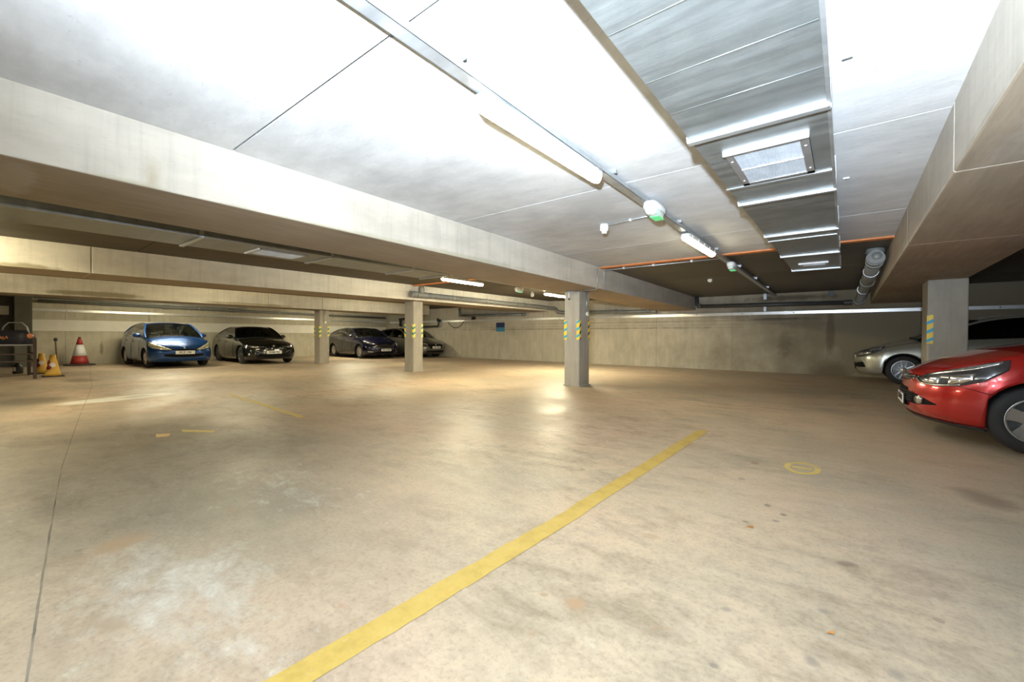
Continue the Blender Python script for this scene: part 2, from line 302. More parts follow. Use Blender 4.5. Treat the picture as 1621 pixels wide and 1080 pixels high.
# ------------------------------------------------------------------ mesh builder
class MB:
    def __init__(s): s.v = []; s.f = []; s.mi = []; s.sm = []
    def add(s, verts, faces, mi=0, smooth=False):
        o = len(s.v); s.v += [tuple(p) for p in verts]
        for f in faces: s.f.append([i + o for i in f]); s.mi.append(mi); s.sm.append(smooth)
    def box(s, x0, x1, y0, y1, z0, z1, mi=0, zt=None):
        v = [(x, y, z) for z in (z0, z1) for y in (y0, y1) for x in (x0, x1)]
        s.add(v, [(0, 2, 3, 1), (4, 5, 7, 6), (0, 1, 5, 4), (2, 6, 7, 3), (0, 4, 6, 2), (1, 3, 7, 5)], mi)
    def obox(s, c, ax, ay, az, mi=0):
        c, ax, ay, az = map(Vector, (c, ax, ay, az))
        v = [c + ax * i + ay * j + az * k for k in (-1, 1) for j in (-1, 1) for i in (-1, 1)]
        s.add(v, [(0, 2, 3, 1), (4, 5, 7, 6), (0, 1, 5, 4), (2, 6, 7, 3), (0, 4, 6, 2), (1, 3, 7, 5)], mi)
    def tube(s, pts, r, n=12, mi=0, caps=True, closed=False, smooth=True):
        pts = [Vector(p) for p in pts]; rr = r if isinstance(r, (list, tuple)) else [r] * len(pts)
        K = len(pts); V = []
        prev = None
        for i, p in enumerate(pts):
            a = pts[i - 1] if (i > 0 or closed) else p; b = pts[(i + 1) % K] if (i < K - 1 or closed) else p
            d = (b - a); d = d.normalized() if d.length > 1e-9 else Vector((0, 0, 1))
            if prev is None:
                u = d.cross(Vector((0, 0, 1)))
                if u.length < 1e-3: u = d.cross(Vector((0, 1, 0)))
            else: u = prev - d * prev.dot(d)
            u.normalize(); prev = u; w_ = d.cross(u)
            for k in range(n):
                t = 2 * PI * k / n; V.append(p + (u * math.cos(t) + w_ * math.sin(t)) * rr[i])
        F = []
        for i in range(K if closed else K - 1):
            j = (i + 1) % K
            for k in range(n):
                k2 = (k + 1) % n; F.append((i * n + k, i * n + k2, j * n + k2, j * n + k))
        s.add(V, F, mi, smooth)
        if caps and not closed:
            o = len(s.v) - len(V)
            s.f.append([o + k for k in range(n)][::-1]); s.mi.append(mi); s.sm.append(False)
            s.f.append([o + (K - 1) * n + k for k in range(n)]); s.mi.append(mi); s.sm.append(False)
    def lathe(s, prof, c=(0, 0, 0), axis='z', n=32, mi=0, smooth=True, close=False, caps=True):
        """prof: list of (radius, height)"""
        V = []; K = len(prof); c = Vector(c)
        for (r, h) in prof:
            for k in range(n):
                t = 2 * PI * k / n; a, b = r * math.cos(t), r * math.sin(t)
                p = {'z': (a, b, h), 'y': (a, h, b), 'x': (h, a, b)}[axis]
                V.append(c + Vector(p))
        F = []
        for i in range(K - 1 if not close else K):
            j = (i + 1) % K
            for k in range(n):
                k2 = (k + 1) % n; F.append((i * n + k, i * n + k2, j * n + k2, j * n + k))
        s.add(V, F, mi, smooth)
        if not close and caps:
            o = len(s.v) - len(V)
            if prof[0][0] > 1e-4: s.f.append([o + k for k in range(n)][::-1]); s.mi.append(mi); s.sm.append(False)
            if prof[-1][0] > 1e-4: s.f.append([o + (K - 1) * n + k for k in range(n)]); s.mi.append(mi); s.sm.append(False)
    def prism(s, poly, axis, a, b, mi=0):
        """poly in the two other axes (in x,y,z order), extruded along axis from a to b"""
        def P(u, v_, w_): return {'x': (w_, u, v_), 'y': (u, w_, v_), 'z': (u, v_, w_)}[axis]
        n = len(poly); V = [P(u, v_, a) for u, v_ in poly] + [P(u, v_, b) for u, v_ in poly]
        F = [list(range(n))[::-1], list(range(n, 2 * n))] + [(i, (i + 1) % n, n + (i + 1) % n, n + i) for i in range(n)]
        s.add(V, F, mi)
    def grid(s, rows, mi=0, smooth=True, flip=False):
        K = len(rows); n = len(rows[0]); V = [p for r in rows for p in r]; F = []
        for i in range(K - 1):
            for k in range(n - 1):
                q = (i * n + k, i * n + k + 1, (i + 1) * n + k + 1, (i + 1) * n + k)
                F.append(q[::-1] if flip else q)
        s.add(V, F, mi, smooth)
    def build(s, name, mats, parent=None, bevel=0.0, fix=True, label=None, thick=0.0):
        if not isinstance(mats, (list, tuple)): mats = [mats]
        me = bpy.data.meshes.new(name); me.from_pydata(s.v, [], s.f)
        for m in mats: me.materials.append(m)
        for p, mi, sm in zip(me.polygons, s.mi, s.sm): p.material_index = mi; p.use_smooth = sm
        if fix:
            bm = bmesh.new(); bm.from_mesh(me)
            bmesh.ops.remove_doubles(bm, verts=bm.verts, dist=1e-5)
            bmesh.ops.recalc_face_normals(bm, faces=bm.faces); bm.to_mesh(me); bm.free()
        me.update()
        o = bpy.data.objects.new(name, me); COL.objects.link(o)
        if parent: o.parent = parent
        if bevel:
            md = o.modifiers.new('bevel', 'BEVEL'); md.width = bevel; md.segments = 2; md.limit_method = 'ANGLE'
        if thick:
            md = o.modifiers.new('solid', 'SOLIDIFY'); md.thickness = thick; md.offset = 0
        if label: o['label'] = label
        return o
def tag(o, label, cat, group=None):
    o['label'] = label; o['category'] = cat
    if group: o['group'] = group
    return o
def thing(name, label, cat, loc=(0, 0, 0), rz=0.0, group=None):
    o = bpy.data.objects.new(name, None); COL.objects.link(o); o.empty_display_size = 0.2
    o.location = loc; o.rotation_euler = (0, 0, rz)
    return tag(o, label, cat, group)
def struct(o): o['kind'] = 'structure'; return o
def textmesh(txt, size, mat, parent, name='lettering', extrude=0.001, bold=0.0):
    cu = bpy.data.curves.new('t', 'FONT'); cu.body = txt; cu.size = size; cu.extrude = extrude
    cu.align_x = 'CENTER'; cu.align_y = 'CENTER'; cu.offset = bold
    t = bpy.data.objects.new('t', cu); COL.objects.link(t)
    bpy.context.view_layer.update()
    me = bpy.data.meshes.new_from_object(t.evaluated_get(bpy.context.evaluated_depsgraph_get()))
    bpy.data.objects.remove(t); bpy.data.curves.remove(cu)
    me.materials.clear(); me.materials.append(mat)
    o = bpy.data.objects.new(name, me); COL.objects.link(o); o.parent = parent
    return o

# ------------------------------------------------------------------ slab heights
def lerp(a, b, t): return a + (b - a) * t
def zc(x, y):            # underside of the slab
    if x >= -4.5: return 2.61 - 0.0145 * y
    if x >= -9.8:
        t = (x + 9.8) / 5.3; return lerp(2.53 + 0.002 * y, 2.61 - 0.0145 * y, t)
    t = min(1, (-9.8 - x) / 6.0); return lerp(2.53 + 0.002 * y, 2.50, t)
YF, YB, XL, XR = 14.95, -5.0, -21.4, 7.5

# ------------------------------------------------------------------ room shell
mb = MB(); mb.box(XL - 0.3, XR + 0.3, YB - 0.3, YF + 0.3, -0.2, 0.0); struct(mb.build('floor', M['floor']))
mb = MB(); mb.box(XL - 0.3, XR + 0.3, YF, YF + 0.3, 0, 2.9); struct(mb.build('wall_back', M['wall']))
mb = MB(); mb.box(XL - 0.3, XL, YB, YF, 0, 2.9); struct(mb.build('wall_left', M['wall']))
mb = MB(); mb.box(XR, XR + 0.3, YB, YF, 0, 2.9); struct(mb.build('wall_right', M['pier']))
mb = MB(); mb.box(XL - 0.3, XR + 0.3, YB - 0.3, YB, 0, 2.9); struct(mb.build('wall_front', M['wall']))
# ceiling of precast planks, open joints between them
ceil = MB()
JO = 7.95
for (x0, x1) in ((-4.5, XR), (-10.4, -4.5), (-16.0, -10.4), (XL, -16.0)):
    bay1 = x0 == -4.5
    js = [1.29 + 2.54 * k for k in range(-3, 7)]
    if bay1: js = [-6.33, -3.79, -1.25, 1.29, 3.84, 6.37, JO, 10.5, 13.0]
    elif x0 == -10.4: js = [-6, -3.5, -0.9, 1.72, 4.35, 6.9, 9.5, 12.1]
    js = [max(YB, js[0])] + js[1:] + [YF]
    js = sorted(set(j for j in js if YB <= j <= YF) | {YB, YF})
    for a, b in zip(js[:-1], js[1:]):
        g = (0.014 if (bay1 and abs(a - 1.29) < 0.01) else 0.007) if a > YB else 0
        step = -0.012 if (int(a * 3) % 2 and bay1 and b <= JO) else 0.0
        xs = [x0] + [x for x in (-9.8, ) if x0 < x < x1] + [x1]
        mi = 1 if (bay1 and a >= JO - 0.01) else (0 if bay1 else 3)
        for xa, xb in zip(xs[:-1], xs[1:]):
            V = [(x, y, z) for z in (0, 1) for y in (a + g, b - 0.007) for x in (xa, xb)]
            V = [(x, y, (2.95 if z else zc(x, y) + step)) for x, y, z in V]
            ceil.add(V, [(0, 2, 3, 1), (4, 5, 7, 6), (0, 1, 5, 4), (2, 6, 7, 3), (0, 4, 6, 2), (1, 3, 7, 5)], mi)
ceil.box(XL - 0.3, XR + 0.3, YB - 0.3, YF + 0.3, 2.95, 3.05, 2)
struct(ceil.build('ceiling', [M['ceiling'], M['ceiling_far'], M['joint'], M['ceiling_shaded']]))
mb = MB(); mb.box(XL, XL + 0.004, 1.06, YF, 1.19, 1.575); struct(mb.build('trim_1', M['band']))
mb = MB()
for xa, xb in ((-3.95, 0.52),):
    V = [(x, y, zc(x, y) - (0.035 if k == 0 else -0.01)) for k in (0, 1) for y in (JO - 0.11, JO + 0.02) for x in (xa, xb)]
    mb.add(V, [(0, 2, 3, 1), (4, 5, 7, 6), (0, 1, 5, 4), (2, 6, 7, 3), (0, 4, 6, 2), (1, 3, 7, 5)])
mb.box(-9.8, -5.1, 7.75, 7.82, 2.50, 2.54)
struct(mb.build('trim_2', M['mastic']))
# floor expansion joint
mb = MB(); pts = [(-1.2, -0.02), (-2.0, 0.085), (-2.55, 0.14), (-3.4, 0.23), (-4.95, 0.40), (-7.8, 0.79), (-9.6, 1.05), (-12.1, 1.41), (-15.4, 1.76), (-21.3, 2.45)]
rows = []
for i in range(len(pts) - 1):
    for k in range(12):
        t = k / 12; x = lerp(pts[i][0], pts[i + 1][0], t); y = lerp(pts[i][1], pts[i + 1][1], t) + random.uniform(-1, 1) * 0.0012
        wd = (0.004 if x > -4 else 0.0025) * (0.8 + 0.4 * random.random())
        rows.append([(x, y - wd, 0.0012), (x, y + wd, 0.0012)])
mb.grid(rows, smooth=False); struct(mb.build('trim_3', M['crack']))
# dark pier and recess at the left end of the left wall
mb = MB(); mb.box(XL, XL + 0.35, 0.68, 1.06, 0, 2.45); struct(mb.build('wall_pier', M['pier']))
mb = MB(); mb.box(XL + 0.004, XL + 0.04, -1.2, 0.66, 0.0, 2.30); dd = struct(mb.build('door_1', M['pvc_dark']))
mb = MB(); mb.box(XL + 0.04, XL + 0.05, 0.30, 0.575, 1.70, 1.99); tag(mb.build('notice_board', M['white']), 'small blank white notice on the dark door beyond the pier', 'notice')

# ------------------------------------------------------------------ beams
def beam(xa, xb, z0, s, label, xend=None, y0=YB, y1=YF, gaps=()):
    mb = MB()
    ys = [y0] + list(gaps) + [y1]
    for a, b in zip(ys[:-1], ys[1:]):
        g = 0.004
        V = []
        for k in (0, 1):
            for y in (a + g, b - g):
                for x in (xa, xb):
                    V.append((x, y, (z0 + s * y) if k == 0 else zc(x, y) + 0.06))
        mb.add(V, [(4, 5, 7, 6), (0, 1, 5, 4), (2, 6, 7, 3), (0, 4, 6, 2), (1, 3, 7, 5)])
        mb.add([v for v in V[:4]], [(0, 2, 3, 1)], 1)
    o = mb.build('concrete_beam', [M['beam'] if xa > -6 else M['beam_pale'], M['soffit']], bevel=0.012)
    return tag(o, label, 'beam', 'deep concrete beams across the car park')
beam(-5.1, -3.95, 2.14, -0.0115, 'long concrete beam resting on the middle column, nearest on the left', gaps=(7.75,))
beam(0.52, 1.55, 2.145, -0.0105, 'wide concrete beam on the right, running over the column behind the red car', gaps=(3.78, 6.3))
beam(-10.9, -9.85, 2.085, 0.003, 'second concrete beam from the left foreground, with the grey drain pipe along it', gaps=(1.15, 8.3))
beam(-16.5, -15.45, 2.045, 0.0, 'farthest concrete beam, nearest the white-banded wall, with dark damp stains', y1=13.2, gaps=(6.1, 8.0))

# ------------------------------------------------------------------ columns
def column(x, y, z, label, dx=0.48, dy=0.64, hz=(M['hz_x'], M['hz_y']), strips=(1.0, 1.42), left_vis=True, sides=('f', 'r'), sw=0.068, one=False):
    """x,y = corner nearest the drive lane (+x, -y)"""
    t = thing('concrete_column', label, 'column', (x - dx / 2, y + dy / 2, 0), group='square concrete columns')
    mb = MB(); mb.box(-dx / 2, dx / 2, -dy / 2, dy / 2, 0, z)
    mb.build('shaft', M['column'], t, bevel=0.02)
    mb = MB()
    n = 18
    ring = []
    for k in range(n * 4):
        s_ = k / (n * 4) * 4; e = int(s_); f = s_ - e
        px, py = [(lerp(-1, 1, f), -1), (1, lerp(-1, 1, f)), (lerp(1, -1, f), 1), (-1, lerp(1, -1, f))][e]
        r_ = 0.012 + random.random() * 0.022
        ring.append((px * (dx / 2 + r_), py * (dy / 2 + r_)))
    V = [(a, b, 0.001) for a, b in ring] + [(a * 0.985, b * 0.985, 0.02 + random.random() * 0.01) for a, b in ring]
    m_ = len(ring)
    mb.add(V, [(i, (i + 1) % m_, m_ + (i + 1) % m_, m_ + i) for i in range(m_)] + [list(range(m_, 2 * m_))])
    mb.build('mortar_skirt', M['column'], t)
    z0, z1 = strips
    e = 0.006
    def strip(x0, x1, y0, y1, mat, lab):
        b = MB(); b.box(x0, x1, y0, y1, z0, z1); b.build('hazard_strip', mat, t, bevel=0.003, label=lab)
    lab = 'striped reflective corner marker'
    # front face (towards -y): strips at both ends; side face (+x or -x)
    if not one: strip(dx / 2 - sw, dx / 2 + e, -dy / 2 - e, -dy / 2, hz[0], lab)
    strip(-dx / 2 - e, -dx / 2 + sw, -dy / 2 - e, -dy / 2, hz[0], lab)
    if 'r' in sides:
        strip(dx / 2, dx / 2 + e, -dy / 2 - e * 0.5, -dy / 2 + sw, hz[1], lab)
        strip(dx / 2, dx / 2 + e, dy / 2 - sw, dy / 2, hz[1], lab)
    if 'l' in sides:
        strip(-dx / 2 - e, -dx / 2, -dy / 2, -dy / 2 + sw, hz[1], lab)
    return t
column(-4.42, 7.88, 2.05, 'square concrete column in the middle of the hall, nearest of the three to the left', dx=0.37, dy=0.45)
column(-10.02, 7.95, 2.105, 'square concrete column in front of the dark grey hatchback', dx=0.42, dy=0.36, hz=(M['hz_xg'], M['hz_yg']))
column(-15.63, 7.98, 2.045, 'farthest square concrete column, between the black saloon and the dark blue hatchback', dx=0.415, dy=0.38, hz=(M['hz_xg'], M['hz_yg']))
column(1.56, 9.9, 2.045, 'square concrete column between the red car and the silver car', dx=0.48, hz=(M['hz_x'], M['column']), sides=(), strips=(0.97, 1.46), sw=0.075, one=True)

# ------------------------------------------------------------------ cable trays, battens, small fittings
def tray(x, y0, y1, label, z_of=None, w_=0.05, h=0.045, drop=0.085):
    mb = MB(); zz = lambda y: zc(x, y) - drop
    for (xa, xb, za, zb) in ((-w_, w_, 0, 0.004), (-w_, -w_ + 0.004, 0, h), (w_ - 0.004, w_, 0, h)):
        V = [(x + xx, y, zz(y) + z) for z in (za, zb) for y in (y0, y1) for xx in (xa, xb)]
        mb.add(V, [(0, 2, 3, 1), (4, 5, 7, 6), (0, 1, 5, 4), (2, 6, 7, 3), (0, 4, 6, 2), (1, 3, 7, 5)])
    t = thing('cable_tray', label, 'cable tray', (0, 0, 0), group='steel cable trays under the slab')
    mb.build('channel', M['galv'], t)
    y = y0 + 0.7
    while y < y1:
        b = MB(); b.box(x - 0.07, x + 0.07, y - 0.015, y + 0.015, zz(y) + h - 0.002, zc(x, y) + 0.004)
        b.build('bracket', M['galv'], t)
        y += 1.9
    return t
tray(-1.67, -4.8, 14.9, 'galvanised cable tray carrying the lights down the near bay', w_=0.042)
def batten(x, y0, y1, z, label, k_=1.0):
    t = thing('tube_light', label, 'light', (x, (y0 + y1) / 2, z), group='fluorescent tube lights')
    l = (y1 - y0) / 2; slope = -0.0145
    def prof(pts, ya, yb, mat, name, ends=0.0):
        b = MB(); rows = []
        ys = [ya, ya + 0.02, ya + 0.05, yb - 0.05, yb - 0.02, yb]
        sc = [0.55, 0.85, 1, 1, 0.85, 0.55]
        for y, k in zip(ys, sc):
            rows.append([(px * k, y, (pz - 0.05) * (0.8 + 0.2 * k) + 0.05) for px, pz in pts])
        n = len(pts)
        V = [p for r in rows for p in r]; F = []
        for i in range(len(rows) - 1):
            for k in range(n):
                k2 = (k + 1) % n; F.append((i * n + k, i * n + k2, (i + 1) * n + k2, (i + 1) * n + k))
        F.append(list(range(n))[::-1]); F.append([(len(rows) - 1) * n + k for k in range(n)])
        b.add(V, F, 0, True); return b.build(name, mat, t)
    prof([(-0.062, 0.04), (-0.062, 0.085), (0.062, 0.085), (0.062, 0.04)], -l, l, M['housing'], 'housing')
    dif = [(0.055 * math.cos(a), 0.045 + 0.052 * math.sin(a)) for a in [PI + PI * k / 10 for k in range(11)]]
    prof(dif, -l + 0.01, l - 0.01, tube_mat(k_), 'diffuser')
    k = -l + 0.15
    for i in range(5):
        for sx in (-1, 1):
            b = MB(); b.box(sx * 0.064 - 0.004, sx * 0.064 + 0.004, k - 0.012, k + 0.012, 0.03, 0.075); b.build('clip', M['white'], t)
        k += (2 * l - 0.3) / 4
    return t
batten(-1.69, 1.80, 3.33, 2.395, 'large lit tube light under the tray, nearest the camera', 0.8)
batten(-1.66, 5.72, 7.22, 2.34, 'lit tube light farther along the near tray, past the green exit light', 0.6)
batten(-1.69, -2.6, -1.1, 2.44, 'lit tube light on the near tray behind the viewpoint', 0.5)
batten(-6.80, 6.15, 7.45, 2.265, 'lit tube light seen below the long beam, left of the middle column', 5.0)
batten(-6.80, 10.10, 11.60, 2.265, 'lit tube light partly hidden by the middle column', 7.5)
batten(-13.1, 3.6, 5.1, 2.42, 'lit tube light over the third bay near the blue hatchback', 2.2)
batten(-13.1, 8.8, 10.3, 2.42, 'lit tube light over the third bay near the far column', 2.2)
batten(-18.3, 3.2, 4.7, 2.40, 'lit tube light over the parked blue hatchback', 3.8)
batten(-18.3, 10.2, 11.7, 2.40, 'lit tube light over the parked dark blue hatchback', 3.8)
batten(-5.62, -2.1, -0.6, 2.37, 'lit tube light beside the second duct, beyond the left edge', 0.8)
batten(-8.90, -1.7, -0.2, 2.37, 'unseen fill tube light added beyond the left edge to brighten the second beam', 5.0)  # added fill lamp, out of view, brightens the face of the second beam
batten(-13.1, -2.0, -0.5, 2.42, 'lit tube light in the third bay beyond the left edge', 2.5)
tray(-6.72, 5.9, 14.9, 'galvanised cable tray in the second bay, seen below the long beam', drop=0.13)

def exit_light(x, y, z, label, s=1.0):
    t = thing('exit_light', label, 'exit light', (x, y, z), group='green emergency exit lights')
    b = MB(); rows = []
    def ring(sx, sy, zz): return [(sx * math.copysign(abs(math.cos(a)) ** 0.6, math.cos(a)), sy * math.copysign(abs(math.sin(a)) ** 0.6, math.sin(a)), zz) for a in [2 * PI * k / 20 for k in range(20)]]
    def loft(rs, mat, name):
        b = MB(); n = 20; V = [p for r in rs for p in r]; F = []
        for i in range(len(rs) - 1):
            for k in range(n): F.append((i * n + k, i * n + (k + 1) % n, (i + 1) * n + (k + 1) % n, (i + 1) * n + k))
        F.append(list(range(n))[::-1]); F.append([(len(rs) - 1) * n + k for k in range(n)])
        b.add(V, F, 0, True); b.build(name, mat, t)
    loft([ring(0.075 * s, 0.19 * s, 0.0), ring(0.08 * s, 0.195 * s, 0.03), ring(0.07 * s, 0.185 * s, 0.07)], M['white'], 'base')
    loft([ring(0.035 * s, 0.14 * s, -0.055), ring(0.058 * s, 0.168 * s, -0.04), ring(0.068 * s, 0.178 * s, 0.0)], M['clear'], 'cover')
    b = MB(); b.box(-0.045 * s, 0.048 * s, -0.02, 0.16 * s, -0.060, -0.052); b.build('legend', M['green_sign'], t)
exit_light(-1.60, 4.45, 2.40, 'white oval emergency light with a green panel beside the smoke detector')
exit_light(-1.60, 8.35, 2.325, 'small green-lit emergency light farther along the tray near the back wall', 0.9)
exit_light(-6.78, 8.85, 2.29, 'tiny emergency light between the two tube lights below the long beam', 0.8)

t = thing('smoke_detector', 'white round smoke detector at the end of a thin conduit', 'smoke detector', (-2.47, 5.04, 2.47))
b = MB(); b.lathe([(0.02, -0.062), (0.034, -0.06), (0.036, -0.03), (0.052, -0.027), (0.056, 0.03), (0.05, 0.064)], n=24); b.build('head', M['white'], t)
b = MB(); b.tube([(0.05, 0.0, 0.045), (0.35, -0.035, 0.045), (0.78, -0.10, 0.045)], 0.012, 8); b.build('conduit', M['galv'], t, label='galvanised conduit')
b = MB(); b.box(0.36, 0.385, -0.06, -0.02, 0.03, 0.066); b.build('saddle', M['white'], t)
t = thing('ceiling_sensor', 'small square white sensor on the dark far slab', 'sensor', (-2.55, 10.85, zc(-2.55, 10.85)))
b = MB(); b.box(-0.045, 0.045, -0.045, 0.045, -0.06, 0.002); b.lathe([(0.03, -0.075), (0.035, -0.06)], n=16); b.build('body', M['cream'], t, bevel=0.008)
t = thing('ceiling_sensor', 'white sensor hanging on a drop rod below the second bay tray', 'sensor', (-6.85, 8.95 + 0.6, 2.3))
b = MB(); b.lathe([(0.03, -0.13), (0.045, -0.11), (0.045, -0.05), (0.02, 0.0), (0.012, 0.07)], n=16); b.build('body', M['cream'], t)

# conduits along the orange joint and down the beam
t = thing('conduit_run', 'thin galvanised conduit beside the orange joint, dropping over the long beam', 'conduit')
b = MB(); z9 = lambda x: zc(x, 8.1) - 0.05
b.tube([(-1.75, 8.03, z9(-1.7)), (-3.90, 8.02, z9(-3.9)), (-3.925, 8.02, z9(-3.9) - 0.04), (-3.925, 8.02, 2.03)], 0.011, 8); b.build('pipe', M['galv'], t)
b = MB(); b.tube([(-3.925, 7.72, zc(-3.9, 7.7) - 0.06), (-3.925, 7.72, 2.03)], 0.011, 8); b.build('pipe', M['galv'], t)
b = MB(); b.tube([(-3.925, 7.72, 2.035), (-4.0, 7.75, 2.025), (-4.5, 7.8, 2.025)], 0.011, 8); b.build('pipe', M['galv'], t)
for x in (-2.2, -2.9, -3.5):
    b = MB(); b.box(x - 0.015, x + 0.015, 8.0, 8.06, z9(x) - 0.014, z9(x) + 0.05); b.build('saddle', M['white'], t)
def gas(x, y, z, top, ax, label):
    t = thing('round_detector', label, 'detector', (x, y, z), group='round white detectors on columns')
    b = MB(); b.lathe([(0.0, 0.045), (0.035, 0.042), (0.05, 0.03), (0.052, 0.0)] if ax == 'x' else [(0.0, -0.045), (0.035, -0.042), (0.05, -0.03), (0.052, 0.0)], axis=ax, n=24); b.build('body', M['cream'], t)
    b = MB(); p = (0.015, -0.03, 0) if ax == 'x' else (-0.03, -0.015, 0)
    b.tube([(p[0], p[1], 0.0), (p[0], p[1], top - z)], 0.010, 8); b.build('conduit', M['galv'], t)
gas(-4.40, 8.16, 1.56, 2.04, 'x', 'round white detector on the right face of the middle column')
gas(-15.61, 8.18, 1.57, 2.04, 'x', 'round white detector on the farthest column')
t = thing('wall_conduit', 'short white conduit ending on the left face of the middle column', 'conduit', (-4.67, 7.868, 1.87))
b = MB(); b.tube([(0, 0, 0.02), (0, 0, 0.17)], 0.012, 8); b.build('pipe', M['white'], t)
b = MB(); b.lathe([(0.0, -0.02), (0.016, -0.012), (0.016, 0.02)], n=10); b.build('cap', M['black'], t)

# ------------------------------------------------------------------ ventilation duct, near bay
def rect_duct(x0, x1, zb, segs, label, flz=0.02, grilles=(), side=1):
    t = thing('ventilation_duct', label, 'duct')
    for (ya, yb) in segs:
        b = MB(); zt = min(zc(x0, ya), zc(x0, yb), zc(x1, ya), zc(x1, yb)) - 0.03
        b.box(x0, x1, ya + 0.002, yb - 0.002, zb, zt)
        b.build('duct_section', M['duct'], t)
        for yy in (ya, yb):
            if (ya, yb) != segs[0] and yy == ya: continue
            b = MB(); e = 0.014
            b.box(x0 - e, x1 + e, yy - 0.028, yy + 0.022, zb - 0.022, zb)
            b.box(x1, x1 + e, yy - 0.028, yy + 0.022, zb, zt)
            b.box(x0 - e, x0, yy - 0.028, yy + 0.022, zb, zt)
            b.build('flange', M['galv'], t, bevel=0.004)
        # standing edge along both long sides
        for xs in ((x1, x1 + 0.018),):
            b = MB(); b.box(xs[0], xs[1], ya + 0.02, yb - 0.03, zb - 0.01, zb + 0.012); b.build('edge_strip', M['galv'], t)
    for (ga, gb, gx0, gx1) in grilles:
        b = MB(); f = 0.045; z = zb
        b.box(gx0, gx1, ga, ga + f, z - 0.016, z); b.box(gx0, gx1, gb - f, gb, z - 0.012, z)
        b.box(gx0, gx0 + f, ga, gb, z - 0.012, z); b.box(gx1 - f, gx1, ga, gb, z - 0.012, z)
        g = b.build('grille', M['grille_dark'], t, bevel=0.002)
        b = MB(); b.box(gx0 - 0.004, gx1 + 0.004, ga - 0.016, ga + 0.004, z - 0.024, z); b.build('grille_lip', M['white'], g)
        b = MB(); b.box(gx0 + f, gx1 - f, ga + f, gb - f, z - 0.004, z - 0.001)
        nn = 44
        for k in range(nn):
            xx = lerp(gx0 + f, gx1 - f, (k + 0.5) / nn); b.box(xx - 0.0018, xx + 0.0018, ga + f, gb - f, z - 0.011, z - 0.004)
        b.box(gx0 + f, gx1 - f, (ga + gb) / 2 - 0.004, (ga + gb) / 2 + 0.004, z - 0.013, z - 0.004)
        b.build('louvre', M['grille'], g)
        for sx in (gx0 + 0.022, gx1 - 0.022):
            for sy in (ga + 0.15, gb - 0.12):
                b = MB(); b.lathe([(0.0, -0.016), (0.007, -0.014), (0.008, -0.010)], c=(sx, sy, z), n=10); b.build('screw', M['white'], g)
    return t
SEG = [(-3.3, -1.75), (-1.75, -0.2), (-0.2, 1.2), (1.2, 2.69), (2.69, 4.24), (4.24, 5.77), (5.77, 7.35), (7.35, 9.0)]
SEG = [(-3.4, -0.4), (-0.4, 2.69), (2.69, 4.24), (4.24, 5.77), (5.77, 7.35), (7.35, 9.0)]
dct = rect_duct(-0.75, -0.085, 2.26, SEG, 'big galvanised ventilation duct under the near slab with two grilles',
                grilles=[(3.00, 3.70, -0.63, -0.18), (8.20, 8.60, -0.60, -0.22)])
for (yy, pl) in ((3.76, 0.02), (6.1, 0.015), (0.35, 0.0), (0.75, 0), (1.15, 0), (1.55, 0), (1.95, 0), (2.3, 0)):
    if pl:
        b = MB(); b.box(-0.765, -0.07, yy - pl, yy + pl, 2.253, 2.26); b.build('seam', M['galv'], dct)
    else:
        b = MB(); b.tube([(-0.745, yy, 2.261), (-0.09, yy, 2.261)], 0.0035, 6); b.build('seam', M['duct'], dct)
# hanger straps on the slab beside the duct
for y in (1.6, 2.85, 4.9):
    t = MB(); z = zc(0.1, y); t.box(-0.03, 0.015, y - 0.006, y + 0.006, z - 0.025, z); t.box(0.0, 0.035, y - 0.004, y + 0.004, z - 0.012, z - 0.004)
    t.build('duct_hanger', M['galv'], dct)
# second-bay duct
d2 = rect_duct(-7.14, -6.30, 2.30, [(-3.0, -0.9), (-0.9, 1.72), (1.72, 3.42), (3.42, 5.0), (5.0, 5.85)], 'galvanised ventilation duct in the second bay, glimpsed below the long beam',
               grilles=[(2.45, 3.15, -7.0, -6.5)])

# ------------------------------------------------------------------ wall trunking and pipes
def trunk(name, p0, p1, h, d, nrm, label, joints=(), mat=None):
    t = thing(name, label, 'trunking', (0, 0, 0))
    p0, p1 = Vector(p0), Vector(p1); ax = (p1 - p0) / 2; nrm = Vector(nrm)
    b = MB(); b.obox((p0 + p1) / 2 + nrm * d / 2, ax, nrm * d / 2, Vector((0, 0, h / 2)))
    b.build('channel', mat or M['rail'], t, bevel=0.006)
    Ln = ax.length * 2; u = ax.normalized(); k = 0.8
    while k < Ln - 0.3:
        b = MB(); c = p0 + u * k + nrm * (d + 0.0015)
        b.obox(c, u * 0.012, nrm * 0.002, Vector((0, 0, 0.012))); b.build('fixing', M['black'], t)
        k += 1.35
    k = 1.5
    while k < Ln:
        b = MB(); c = p0 + u * k + nrm * (d / 2); b.obox(c, u * 0.04, nrm * (d / 2 + 0.003), Vector((0, 0, h / 2 + 0.003))); b.build('coupler', mat or M['rail'], t)
        k += 3.0
    return t
trunk('wall_trunking', (-20.9, 14.95, 1.83), (7.4, 14.95, 1.79), 0.095, 0.07, (0, -1, 0), 'long aluminium trunking along the back wall')
trunk('wall_trunking', (XL, 1.07, 1.90), (XL, 14.9, 1.86), 0.09, 0.07, (1, 0, 0), 'aluminium trunking along the left wall above the white band')
